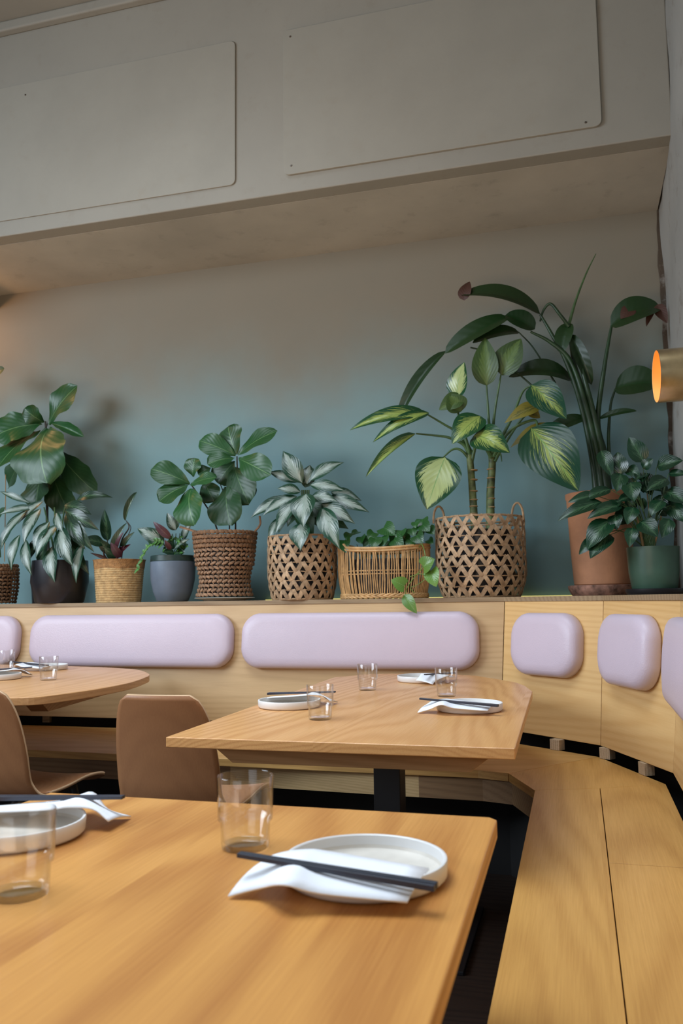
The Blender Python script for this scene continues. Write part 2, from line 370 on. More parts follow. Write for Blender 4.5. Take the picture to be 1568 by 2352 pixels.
        for i in range(nu):
            for j in range(nv):
                s.face([base + i * k + j, base + i * k + j + 1, base + (i + 1) * k + j + 1, base + (i + 1) * k + j],
                       [(i / nu, j / nv), (i / nu, (j + 1) / nv), ((i + 1) / nu, (j + 1) / nv), ((i + 1) / nu, j / nv)])
    def build(s, name, mat, parent=None, smooth=True, bevel=0, solid=0, subd=0, local=False, auto=True):
        o_ = parent.location if (parent is not None and not local) else Vector((0, 0, 0))
        me = bpy.data.meshes.new(name); me.from_pydata([(a - o_.x, b - o_.y, c - o_.z) for a, b, c in s.v], [], s.f)
        mats = mat if isinstance(mat, (list, tuple)) else [mat]
        for m in mats: me.materials.append(m)
        if any(s.uv):
            ul = me.uv_layers.new(name='UVMap'); li = 0
            for f, uv in zip(s.f, s.uv):
                for q in range(len(f)):
                    if uv: ul.data[li].uv = uv[q]
                    li += 1
        me.polygons.foreach_set('material_index', s.mi)
        me.polygons.foreach_set('use_smooth', [smooth] * len(me.polygons))
        me.update()
        ob = bpy.data.objects.new(name, me); C.objects.link(ob)
        if parent is not None: ob.parent = parent
        if bevel:
            b = ob.modifiers.new('bevel', 'BEVEL'); b.width = bevel; b.segments = 3; b.limit_method = 'ANGLE'; b.angle_limit = R(40)
            b.harden_normals = False
        if subd: q = ob.modifiers.new('sub', 'SUBSURF'); q.levels = subd; q.render_levels = subd
        if solid: q = ob.modifiers.new('solid', 'SOLIDIFY'); q.thickness = solid; q.offset = 0
        if smooth and auto and not subd:
            try: me.set_sharp_from_angle(angle=R(40))
            except Exception: pass
        return ob

def spline(pts, k=8):
    pts = [Vector(p) for p in pts]; out = []
    P = [pts[0] * 2 - pts[1]] + pts + [pts[-1] * 2 - pts[-2]]
    for i in range(1, len(P) - 2):
        for j in range(k):
            t = j / k
            out.append(.5 * ((2 * P[i]) + (P[i + 1] - P[i - 1]) * t + (2 * P[i - 1] - 5 * P[i] + 4 * P[i + 1] - P[i + 2]) * t * t + (-P[i - 1] + 3 * P[i] - 3 * P[i + 1] + P[i + 2]) * t ** 3))
    out.append(pts[-1]); return out
def lerpr(a, b, n): return [a + (b - a) * i / (n - 1) for i in range(n)]

def tag(o, label, cat, group=None):
    o['label'] = label; o['category'] = cat
    if group: o['group'] = group
    return o
def thing(name, loc, label, cat, group=None, rz=0):
    o = bpy.data.objects.new(name, None); o.empty_display_size = .05; C.objects.link(o); o.location = loc; o.rotation_euler = (0, 0, rz)
    return tag(o, label, cat, group)
def struct(o): o['kind'] = 'structure'; return o
def dup(root, loc, rz, label, group=None):
    r = root.copy(); C.objects.link(r); r.location = loc; r.rotation_euler = (0, 0, rz); r['label'] = label
    if group: r['group'] = group
    for ch in list(root.children):
        c = ch.copy(); C.objects.link(c); c.parent = r
        for g in ch.children:
            d = g.copy(); C.objects.link(d); d.parent = c
    return r

# ------------------------------------------------------------------ the room
WY = 4.62; BY = 3.85; SOF = 3.155; RX = .497; SH = 1.097
b = MB(); b.box((-6, -3, -.1), (RX + .1, WY + .1, 0)); struct(b.build('floor', M['floor'], smooth=False))
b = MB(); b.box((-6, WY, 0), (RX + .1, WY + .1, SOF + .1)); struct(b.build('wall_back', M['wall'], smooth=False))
b = MB(); b.box((-6, BY + .10, SOF), (RX, WY, SOF + .06)); struct(b.build('trim_1', M['soffit'], smooth=False))      # underside of the boxed-in beam
b = MB(); b.box((-6, BY, SOF), (RX, BY + .10, 4.42)); struct(b.build('wall_beam', M['cream'], smooth=False, bevel=.006))
b = MB(); b.box((-6, -1, 4.42), (RX + .1, BY + .3, 4.5)); struct(b.build('ceiling', M['cream'], smooth=False))
b = MB(); b.box((-6, BY - .05, 4.36), (RX - .02, BY - .0, 4.42)); struct(b.build('trim_2', M['cream'], smooth=False, bevel=.01))
# right wall: old plaster over an uneven boxed pier, with a cracked timber strip in the corner
b = MB(); ny, nz = 40, 60
for i in range(ny + 1):
    for j in range(nz + 1):
        y = -1 + (WY + 1) * i / ny; z = 4.42 * j / nz
        dx = .006 * math.sin(y * 7 + z * 3) + .004 * math.sin(z * 11 + y * 2)
        if y > 4.46: dx += .012
        b.v.append((RX + dx, y, z))
for i in range(ny):
    for j in range(nz):
        a = i * (nz + 1) + j; b.face([a, a + 1, a + nz + 2, a + nz + 1])
n0 = len(b.v); b.v += [(RX + .1, -1, 0), (RX + .1, WY, 0), (RX + .1, WY, 4.42), (RX + .1, -1, 4.42)]; b.face([n0, n0 + 1, n0 + 2, n0 + 3])
struct(b.build('wall_right', M['right']))
b = MB(); pts = []
for i in range(41):
    z = SH + (SOF - SH) * i / 40; pts.append((z, .009 + .003 * math.sin(i * 1.7) + .003 * math.sin(i * .6)))
for (z0, w0), (z1, w1) in zip(pts, pts[1:]):
    b.hexa([(RX - w0 * .6, WY - .004 - w0, z0), (RX + .03, WY - .004 - w0, z0), (RX + .03, WY - .002, z0), (RX - w0, WY - .002, z0),
            (RX - w1 * .6, WY - .004 - w1, z1), (RX + .03, WY - .004 - w1, z1), (RX + .03, WY - .002, z1), (RX - w1, WY - .002, z1)])
struct(b.build('trim_3', M['rot'], smooth=False))
# left end of the niche: a dropped corner under the beam
b = MB(); b.box((-6, BY + .1, SOF - .10), (-3.66, WY, SOF)); struct(b.build('trim_4', M['soffit'], smooth=False, bevel=.01))

def access_panel(x0, x1, z0, z1, th, label, screws):
    t = thing('access_panel', ((x0 + x1) / 2, BY, z0), label, 'wall panel')
    b = MB(); r = .03; poly = []
    for (cx, cz, a0) in ((x1 - r, z1 - r, 0), (x0 + r, z1 - r, 90), (x0 + r, z0 + r, 180), (x1 - r, z0 + r, 270)):
        for k in range(5): a = R(a0 + k * 22.5); poly.append((cx + r * math.cos(a), cz + r * math.sin(a)))
    n = len(poly)
    b.v += [(x, BY - .001, z) for x, z in poly] + [(x, BY - th, z) for x, z in poly]
    b.face(range(n)); b.face([n + i for i in range(n)][::-1])
    for i in range(n): j = (i + 1) % n; b.face([j, i, n + i, n + j])
    b.build('board', M['panel'], t, smooth=False, bevel=.002)
    for (x, z) in screws:
        b = MB(); q = [(.0, 0), (.006, 0), (.005, .002), (0, .003)]
        for i in range(12):
            a = 2 * math.pi * i / 12
        b.tube([(x, BY - th, z), (x, BY - th - .003, z)], [.006, .004], 10); b.build('screw', M['steel'], t)
    return t
access_panel(-1.35, .195, 3.244, 4.03, .016, 'large cream board screwed to the beam, right of the two', [(-1.31, 3.29), (.125, 3.27), (-1.31, 3.99), (.125, 3.98)])
access_panel(-3.15, -1.62, 3.241, 4.04, .009, 'smaller flush cream board on the beam, left of the two', [(-2.9, 3.97)])

# ------------------------------------------------------------------ plant shelf and its light strip
t = thing('plant_shelf', (-1.5, 4.3, 1.06), 'long oak ledge behind the bench carrying the row of plants', 'shelf')
TK = .03                                                                  # how much the backrest leans out at the top
Bb = [(-5.2, 3.985), (-.365, 3.985), (.062, 3.61), (.284, 3.10), (.284, -.6)]      # backrest foot
Bt = [(-5.2, 4.045), (-.335, 4.045), (.100, 3.648), (.340, 3.115), (.340, -.6)]   # backrest head
b = MB(); b.prism([(x, y - .004) if i < 2 else (x - .004, y - .002) for i, (x, y) in enumerate(Bt)] + [(RX - .012, -.6), (RX - .012, WY - .002), (-5.2, WY - .002)], SH - .022, SH)
b.build('board', M['shelf'], t, smooth=False, bevel=.002)
s_ = tag(MB().build('tmp', M['led']) if False else (lambda q: (q.box((-1.75, WY - .022, SH + .001), (.0, WY - .010, SH + .006)), q.build('led_light_strip', M['led'], smooth=False))[1])(MB()),
         'thin yellow glowing light strip along the wall behind the pots', 'light strip')

# ------------------------------------------------------------------ banquette backrest: leaning boards, spacer blocks
t = thing('bench_backrest', (-1.5, 4.0, .49), 'tall oak backrest boards wrapping the corner behind the pink pads', 'backrest')
zb, zt = .495, SH - .022
segs = [(0, 1, 'back'), (1, 2, 'backr'), (2, 3, 'backr'), (3, 4, 'backr')]
for a, c, mt in segs:
    (x0, y0), (x1, y1) = Bb[a], Bb[c]; (X0, Y0), (X1, Y1) = Bt[a], Bt[c]
    d = Vector((x1 - x0, y1 - y0, 0)).normalized(); nrm = Vector((-d.y, d.x, 0)) if True else None
    if nrm.dot(Vector((1, 1, 0))) < 0: nrm = -nrm
    e = .0012
    k = nrm * .022
    lo0, lo1 = Vector((x0, y0, zb)) + d * e, Vector((x1, y1, zb)) - d * e; hi0, hi1 = Vector((X0, Y0, zt)) + d * e, Vector((X1, Y1, zt)) - d * e
    b = MB(); b.hexa([lo0, lo1, lo1 + k, lo0 + k, hi0, hi1, hi1 + k, hi0 + k])
    # local frame along the board so the grain follows it
    ang = math.atan2(d.y, d.x)
    o = b.build('backrest_board', M[mt], t, smooth=False)
    me = o.data; mw = Matrix.Rotation(ang, 4, 'Z'); org = lo0 - t.location
    for v in me.vertices: v.co = mw.inverted() @ (v.co - org)
    o.location = org; o.rotation_euler = (0, 0, ang)
    bv = o.modifiers.new('bevel', 'BEVEL'); bv.width = .0015; bv.segments = 2
for (px, py) in ((102, 1660), (1269, 1723), (1384, 1744), (1466, 1779)):
    p = az(px, py, .452)
    b = MB(); dd = Vector((.8, -.6, 0)) if px > 1200 else Vector((1, 0, 0))
    if px > 1400: dd = Vector((.4, -.92, 0))
    nn = Vector((-dd.y, dd.x, 0)); w = .024 if px > 1200 else .022
    q = []
    for z in (.451, .494):
        for (a, c) in ((-w, .012), (w, .012), (w, .05), (-w, .05)): v = p + dd * a + nn * c; q.append((v.x, v.y, z))
    b.hexa(q); b.build('spacer_block', M['ply'], t, smooth=False, bevel=.001)
# carcass behind the gap, coloured near-black to stand in for its shade
b = MB(); off = [(-5.2, 4.075), (-.36, 4.075), (.135, 3.66), (.372, 3.12), (.372, -.6)]
b.prism(off + [(RX - .015, -.6), (RX - .015, 4.2), (-5.2, 4.2)], .0, SH - .03); b.build('carcass_shade', M['dark'], t, smooth=False)

# ------------------------------------------------------------------ banquette seat
t = thing('corner_bench', (-.6, 3.6, 0), 'oak bench seat running along the back wall and turning down the right side', 'bench')
B1 = (.052, 3.612)
def boards(name, poly, mat, z0=.42, z1=.45):
    b = MB(); b.prism(poly, z0, z1); return b.build(name, mat, t, smooth=False, bevel=.0012)
boards('seat_board', [(-5.2, 3.35), (-.39, 3.25), (-.275, 3.215), (.050, 3.612), (-.29, 3.868), (-.45, 3.96), (-5.2, 3.96)][:], M['seatx'])
boards('seat_board', [(-.2725, 3.2125), (-.168, 2.955), (.0432, 3.03), (.262, 3.14), (.0525, 3.610)], M['seat'])
boards('seat_board', [(-.166, 2.953), (-.152, -.6), (.0432, -.6), (.0432, 3.028)], M['seat'])
boards('seat_board', [(.0455, 2.205), (.262, 2.205), (.262, 3.138), (.0455, 3.029)], M['seat'])
boards('seat_board', [(.0455, -.6), (.262, -.6), (.262, 2.201), (.0455, 2.201)], M['seat'])
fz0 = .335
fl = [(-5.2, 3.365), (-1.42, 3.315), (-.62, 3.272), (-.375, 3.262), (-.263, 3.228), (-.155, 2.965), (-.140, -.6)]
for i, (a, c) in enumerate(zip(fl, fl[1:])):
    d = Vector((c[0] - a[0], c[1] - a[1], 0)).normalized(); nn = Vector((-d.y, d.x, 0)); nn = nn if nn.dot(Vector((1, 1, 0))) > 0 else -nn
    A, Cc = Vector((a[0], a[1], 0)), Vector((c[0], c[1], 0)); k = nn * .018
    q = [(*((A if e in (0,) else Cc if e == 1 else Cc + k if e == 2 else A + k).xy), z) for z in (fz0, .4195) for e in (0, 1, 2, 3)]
    b = MB(); b.hexa(q); b.build('front_board', M['fascia_lit'] if i == 1 else M['fascia'], t, smooth=False)
b = MB(); b.prism([(-5.2, 3.55), (-.30, 3.5), (.05, 3.0), (.05, -.6), (.2, -.6), (.2, 3.15), (-.05, 3.6), (-5.2, 3.7)], 0, .419); b.build('plinth_shade', M['dark'], t, smooth=False)

# ------------------------------------------------------------------ pink pads
def pad(w, h, th, loc, ang, lean, label):
    """rounded upholstered pad, front facing -Y before turning"""
    b = MB(); K = 36; prof = [(.0, 0), (.0, .30), (.012, .62), (.032, .86), (.07, 1.0)]   # inset, fraction of thickness
    r0 = min(h * .36, w * .4)
    def ring(inset, y):
        out = []; r = max(r0 - inset * .3, .02); hw, hh = w / 2 - inset, h / 2 - inset
        for (cx, cz, a0) in ((hw - r, hh - r, 0), (-hw + r, hh - r, 90), (-hw + r, -hh + r, 180), (hw - r, -hh + r, 270)):
            for k in range(9): a = R(a0 + k * 90 / 9 + 5); out.append((cx + r * math.cos(a), y, cz + r * math.sin(a)))
        return out
    n = None; rings = []
    for ins, fr in ((.004, 0), (0, .12), (0, .45), (.004, .68), (.012, .84), (.026, .95), (.05, 1.0)):
        pts = ring(ins, -th * fr); rings.append(list(range(len(b.v), len(b.v) + len(pts)))); b.v += pts
    n = len(rings[0])
    for a, c in zip(rings, rings[1:]):
        for i in range(n): j = (i + 1) % n; b.face([a[i], a[j], c[j], c[i]])
    b.face(rings[-1]); b.face(rings[0][::-1])
    o = b.build('backrest_pad', M['cushion'], auto=False)
    o.rotation_euler = (R(lean), 0, ang); o.location = loc
    return tag(o, label, 'cushion', 'pink backrest pads')
YP = 3.992 + .031
lean_b = math.degrees(math.atan2(.06, zt - zb))
def yface(z): return 3.985 + .06 * (z - zb) / (zt - zb)
for x0, x1, lab in ((-4.15, -2.965, 'pink upholstered backrest pad cut off by the left edge, beyond the round table'),
                    (-2.89, -1.70, 'long pink backrest pad behind the round table and the nearer plywood chair'),
                    (-1.65, -.455, 'long pink backrest pad behind the far end of the middle table')):
    pad(x1 - x0, .275, .06, ((x0 + x1) / 2, yface(.893) - .001, .893), 0, -lean_b, lab)
def segpad(i, u, z, w, h, label, th=.072):
    a, c = Bb[i], Bb[i + 1]; A, D = Bt[i], Bt[i + 1]; k = (z - zb) / (zt - zb)
    x = (a[0] + (c[0] - a[0]) * u) * (1 - k) + (A[0] + (D[0] - A[0]) * u) * k; y = (a[1] + (c[1] - a[1]) * u) * (1 - k) + (A[1] + (D[1] - A[1]) * u) * k
    ang = math.atan2(c[1] - a[1], c[0] - a[0]); return pad(w, h, th, (x, y, z), ang, -lean_b * .9, label)
segpad(1, .505, .885, .385, .275, 'squarish pink pad on the first angled corner board, right of the middle table')
segpad(2, .47, .885, .40, .275, 'squarish pink pad on the second angled corner board, below the green pot')
segpad(3, .19, .885, 1.10, .275, 'pink pad on the right side backrest, cut off by the right edge')

# ------------------------------------------------------------------ tables
def edge_table(name, label, poly, mat, z=.75, th=.028, apron=None, ped=None):
    t = thing(name, (ped[0], ped[1], 0), label, 'table')
    b = MB(); b.prism(poly, z - th, z); b.build('tabletop', mat, t, smooth=False, bevel=.0025)
    for ap in apron or []:
        (x0, y0, x1, y1, ins) = ap; b = MB(); z1 = z - th; z0 = z1 - .045
        if abs(x1 - x0) > abs(y1 - y0): q = [(x0 + ins, y0), (x1 - ins, y0), (x1 - ins, y1), (x0 + ins, y1)]
        else: q = [(x0, y0 + ins), (x1, y0 + ins), (x1, y1 - ins), (x0, y1 - ins)]
        b.hexa([(*p, z0) for p in q] + [(x0, y0, z1), (x1, y0, z1), (x1, y1, z1), (x0, y1, z1)]); b.build('apron', M['apron'], t, smooth=False, bevel=.001)
    cx, cy = ped; b = MB(); b.box((cx - .045, cy - .045, .012), (cx + .045, cy + .045, z - th)); b.build('column', M['metal'], t, smooth=False, bevel=.003)
    b = MB(); b.box((cx - .27, cy - .27, 0), (cx + .27, cy + .27, .012)); b.build('base_plate', M['metal'], t, smooth=False, bevel=.003)
    return t
edge_table('dining_table', 'large pale oak table in the foreground holding the nearest plate and glasses',
           [(-.955, -.28), (-.12, -.28), (-.135, 1.352), (-.147, 1.366), (-.94, 1.370)], M['table'],
           apron=[(-.86, -.20, -.22, -.12, .06), (-.86, 1.20, -.22, 1.28, .06)], ped=(-.54, .5))
edge_table('dining_table', 'oak table with clipped far corners in the middle, set for four',
           [(-1.028, 1.985), (-.153, 1.990), (-.176, 3.20), (-.215, 3.40), (-.262, 3.53), (-.36, 3.68), (-.451, 3.80), (-.55, 3.85), (-.683, 3.868), (-.85, 3.868), (-.93, 3.845), (-1.065, 3.65)], M['table2'],
           th=.026, apron=[(-.935, 2.055, -.205, 2.14, .06), (-.935, 3.3, -.3, 3.38, .06)], ped=(-.635, 2.83))
RC = (-2.85, 3.05); RZ = .775
t = thing('round_table', (RC[0], RC[1], 0), 'round-ended oak table at the left edge of the view', 'table')
rim = [(az(px, py, RZ).x, az(px, py, RZ).y) for px, py in ((0, 1603), (79, 1601), (158, 1592), (237, 1580), (297, 1568), (336, 1556), (357, 1546), (348, 1534), (316, 1529), (277, 1526), (213, 1523), (119, 1519), (0, 1518))]
rim = [(x, y if y < 2.9 else y - .165 * (y - 2.9) ** 2) for x, y in rim] + [(-3.6, 3.80), (-3.85, 3.45), (-3.95, 3.0), (-3.75, 2.55), (-3.3, 2.3), (-2.75, 2.25), (-2.3, 2.33)]
rim = [(p.x, p.y) for p in spline([Vector((x, y, 0)) for x, y in rim + rim[:1]], 6)][:-1]
b = MB(); b.prism(rim, RZ - .028, RZ); b.build('tabletop', M['table3'], t, smooth=False, bevel=.0025)
a_, c_ = az(112, 1634, RZ - .085), az(262, 1590, RZ - .085); d = (c_ - a_); d.z = 0; d.normalize(); nn = Vector((-d.y, d.x, 0)) * .07; e_ = a_ + d * 1.0
u0, u1 = a_ - d * .09, e_ + d * .09
b = MB(); q = [(p.x, p.y, RZ - .085) for p in (a_, e_, e_ + nn, a_ + nn)] + [(p.x, p.y, RZ - .028) for p in (u0, u1, u1 + nn, u0 + nn)]
b.hexa(q); b.build('apron', M['apron'], t, smooth=False)
b = MB(); b.box((RC[0] - .045, RC[1] - .045, .012), (RC[0] + .045, RC[1] + .045, RZ - .028)); b.build('column', M['metal'], t, smooth=False, bevel=.003)
b = MB(); b.lathe((RC[0], RC[1], 0), [(0, 0), (.28, 0), (.28, .01), (.27, .012), (0, .012)], 48); b.build('base_plate', M['metal'], t)

# ------------------------------------------------------------------ plywood chairs
def make_chair(loc, rz, label):
    t = thing('plywood_chair', (0, 0, 0), label, 'chair', 'curved plywood chairs')
    prof = spline([(.22, .425), (.19, .445), (.10, .452), (-.02, .44), (-.12, .438), (-.175, .455), (-.205, .51), (-.225, .60), (-.25, .71), (-.278, .812)], 6)
    b = MB(); nv = 20; n = len(prof); tot = n - 1
    for i, p in enumerate(prof):
        u = i / tot
        hw = .200 - .028 * min(1, max(0, (u - .45) / .2)) - .0 * math.exp(-((u - .6) / .16) ** 2)
        if u > .72: q = (u - .72) / .28; hw = .105 + (hw - .105) * math.sqrt(max(0, 1 - q ** 2.1))
        if u < .08: q = (.08 - u) / .08; hw *= (1 - .25 * q ** 2)
        hw = max(hw, .08)
        for j in range(nv + 1):
            v = 2 * j / nv - 1; x = v * hw
            cup = .030 * (abs(x) / .2) ** 2
            if u < .45: s = 0 if u < .1 else (u - .1) / .35; dz = cup * .55; dy = cup * .2 * s
            else: dz = 0; dy = cup * 1.2
            b.v.append((x, p.x + dy, p.y + dz))
    for i in range(n - 1):
        for j in range(nv): a = i * (nv + 1) + j; b.face([a, a + 1, a + nv + 2, a + nv + 1])
    o = b.build('seat_shell', [M['chair'], M['chairedge']], t, local=True, auto=False)
    q = o.modifiers.new('solid', 'SOLIDIFY'); q.thickness = .011; q.offset = 0; q.material_offset_rim = 1
    for (sx_, sy_) in ((-1, 1), (1, 1), (-1, -1), (1, -1)):
        b = MB(); b.tube([(sx_ * .13, sy_ * .11 - .0, .433), (sx_ * .19, sy_ * .19, 0)], [.013, .009], 12); b.build('leg', M['metal'], t, local=True)
    b = MB(); b.box((-.14, -.12, .421), (.14, .12, .432)); b.build('seat_mount', M['metal'], t, smooth=False, local=True)
    t.location = loc; t.rotation_euler = (0, 0, rz); return t
ch = make_chair((-1.25, 2.62, 0), R(1), 'curved brown plywood chair beside the left front corner of the middle table')
dup(ch, (-1.95, 2.68, 0), R(-3), 'curved brown plywood chair at the left edge, its seat showing')

# ------------------------------------------------------------------ tableware
def make_plate():
    t = thing('plate', (0, 0, 0), '', 'plate', 'white rimmed plates')
    b = MB(); b.lathe((0, 0, 0), [(0, .001), (.088, .001), (.090, 0), (.097, .002), (.1005, .006), (.1015, .0225), (.1005, .025), (.098, .0253), (.0965, .024), (.0955, .0125)], 72); b.build('rim', M['plate'], t, local=True)
    b = MB(); b.lathe((0, 0, 0), [(.0956, .0126), (.094, .0085), (.089, .006), (0, .006)], 72); b.build('well', M['platein'], t, local=True)
    return t
def make_glass():
    t = thing('drinking_glass', (0, 0, 0), '', 'glass', 'clear stacking glasses')
    out = [(0, .0), (.030, 0), (.0325, .002), (.0335, .008), (.0345, .036), (.0380, .040), (.0385, .046), (.0392, .098)]
    inn = [(.0392, .098), (.0386, .099), (.0380, .098), (.0372, .046), (.0365, .042), (.0330, .038), (.0318, .012), (.029, .0085), (0, .0075)]
    b = MB(); b.lathe((0, 0, 0), out + inn[1:], 56); b.build('body', M['glass'], t, local=True)
    return t
NAPG = []
def make_napkin():
    top = [(589, 1991, .764), (633, 1966, .780), (701, 1955, .785), (765, 1961, .782), (985, 1999, .773)]
    bot = [(524, 2062, .752), (596, 2044, .763), (652, 2036, .781), (735, 2056, .771), (935, 2076, .764)]
    c = az(839, 2003, .756)
    A = spline([az(*p) - c for p in top], 5); B_ = spline([az(*p) - c for p in bot], 5)
    b = MB(); k = 6
    for a, d in zip(A, B_):
        for j in range(k + 1):
            v = a.lerp(d, j / k); v.z += .003 * math.sin(math.pi * j / k) + .7498 - .7498; v.z += c.z - .75; b.v.append(tuple(v))
    for i in range(len(A) - 1):
        for j in range(k): q = i * (k + 1) + j; b.face([q, q + k + 1, q + k + 2, q + 1])
    o = b.build('napkin', M['napkin'], auto=False); q = o.modifiers.new('solid', 'SOLIDIFY'); q.thickness = .0022; q.offset = 0
    return o
def make_chop(off):
    c = az(839, 2003, .756)
    p0 = az(550, 1963, .790) - c; p1 = az(1002, 2038, .779) - c; p0.z += c.z - .75 ; p1.z += c.z - .75
    d = (p1 - p0).normalized(); s = Vector((-d.y, d.x, 0)).normalized()
    b = MB(); q = []
    for (p, w) in ((p0 + s * off[0], .0026), (p1 + s * off[1], .0034)):
        for (a, e) in ((-1, -1), (1, -1), (1, 1), (-1, 1)): v = p + s * (a * w) + Vector((0, 0, e * w)); q.append(tuple(v))
    b.hexa([q[0], q[1], q[2], q[3], q[4], q[5], q[6], q[7]]); return b.build('chopstick', M['chop'], smooth=False, bevel=.0008)
plate0, glass0, nap0, chopA, chopB = make_plate(), make_glass(), make_napkin(), make_chop((.001, .004)), make_chop((-.005, -.006))
used = {}
def place_root(o, loc, rz, label, group):
    if o.name not in used: used[o.name] = 1; o.location = loc; o.rotation_euler = (0, 0, rz); o['label'] = label; o['group'] = group; return o
    return dup(o, loc, rz, label, group)
def place_one(o, cat, loc, rz, label, group):
    if o.name in used: o = o.copy(); C.objects.link(o)
    else: used[o.name] = 1
    o.location = loc; o.rotation_euler = (0, 0, rz); o['label'] = label; o['group'] = group; o['category'] = cat; return o
c0 = az(839, 2003, .756)
settings = [  # centre of the plate, turn, where
    ((c0.x, c0.y), 0, 'front right plate of the foreground table'),
    ((-.335, 2.627), R(-4), 'right-hand plate of the middle table'),
    ((-.915, 2.617), R(180 + 3), 'left-hand plate of the middle table'),
    ((-.645, 3.52), R(75), 'far plate of the middle table'),
    ((az(3, 1925, .756).x, az(3, 1925, .756).y + .03), R(180 + 8), 'plate at left edge of the foreground table'),
    ((az(-8, 1560, RZ).x, az(-8, 1560, RZ).y), R(180 + 30), 'nearer plate of the round table'),
    ((az(150, 1532, RZ).x, az(150, 1532, RZ).y - .16), R(-8), 'farther plate of the round table'),
]
for (x, y), rz, wh in settings:
    z = RZ if 'the round' in wh else .75
    place_root(plate0, (x, y, z), rz, 'round white ' + wh + ', under a napkin', 'white rimmed plates')
    place_one(nap0, 'napkin', (x, y, z + .0015), rz, 'folded white paper napkin across the ' + wh, 'white paper napkins')
    for k, cc in enumerate((chopA, chopB)):
        place_one(cc, 'chopstick', (x, y, z + .001), rz, ('farther' if (k == 0) == (abs(rz) < 1) else 'nearer') + ' dark chopstick of the pair on the ' + wh, 'chopsticks on the ' + wh)
g = az(560, 1950, .75); g2 = az(45, 2058, .75)
for (x, y), lab in (((g.x, g.y + .005), 'clear glass behind the plate on the foreground table'), ((g2.x, g2.y), 'clear glass at the left edge of the foreground table, nearest the camera'),
                    ((-.731, 2.36), 'clear glass in front of the left-hand plate on the middle table'), ((-.786, 3.15), 'clear glass standing midway on the far half of the middle table'),
                    ((-.46, 2.99), 'clear glass on the right of the middle table, before the far plate'), ((az(111, 1562, RZ).x, az(111, 1562, RZ).y), 'clear glass on the round table, the right of two'),
                    ((az(50, 1536, RZ).x, az(50, 1536, RZ).y - .12), 'clear glass on the far side of the round table, the left of two')):
    place_root(glass0, (x, y, RZ if 'the round' in lab else .75), random.uniform(0, 6), lab, 'clear stacking glasses')

# ------------------------------------------------------------------ brass wall lamp
t = thing('wall_lamp', (RX, 2.3, 1.665), 'brass cylinder wall lamp on the right wall, glowing orange inside', 'lamp')
def axl(r0, x0, r1, x1, b, n=48):
    pass
LX0 = .222
b = MB(); prof = [(.0680, LX0), (.0695, LX0 + .001), (.0695, .455), (.066, .460), (0, .460)]
def xlathe(b, prof, cy, cz, n=56):
    rows = []
    for r, x in prof:
        if r <= 1e-6: rows.append([len(b.v)]); b.v.append((x, cy, cz))
        else:
            rows.append(list(range(len(b.v), len(b.v) + n)))
            for j in range(n): a = 2 * math.pi * j / n; b.v.append((x - .07 * (r * math.cos(a)) * (1 if x < .3 else 0), cy + r * math.cos(a), cz + r * math.sin(a)))
    for a, c in zip(rows, rows[1:]):
        for j in range(n):
            k = (j + 1) % n
            if len(c) == 1: b.face([a[j], a[k], c[0]])
            elif len(a) == 1: b.face([a[0], c[k], c[j]])
            else: b.face([a[j], a[k], c[k], c[j]])
xlathe(b, prof, 2.3, 1.665); b.build('lamp_shade', M['brass'], t)
b = MB(); xlathe(b, [(.0680, LX0), (.0665, LX0 + .001), (.0665, .45), (0, .452)], 2.3, 1.665); b.build('shade_lining', M['orange'], t)
b = MB(); xlathe(b, [(0, .33), (.02, .335), (.028, .36), (.02, .40), (.014, .42), (.014, .45), (0, .451)], 2.3, 1.665); b.build('bulb', M['bulb'], t)
b = MB(); xlathe(b, [(0, .459), (.03, .459), (.03, .478), (.05, .479), (.05, RX - .002), (0, RX - .001)], 2.3, 1.665); b.build('wall_mount', M['brass'], t)
point('wall_lamp_light', (.31, 2.3, 1.665), .16, (1, .5, .18), .02)
# the same kind of lamp beyond the left edge, warming the end of the niche
point('left_lamp_light', (-4.0, 4.15, 2.85), 9, (1, .50, .22), .06)

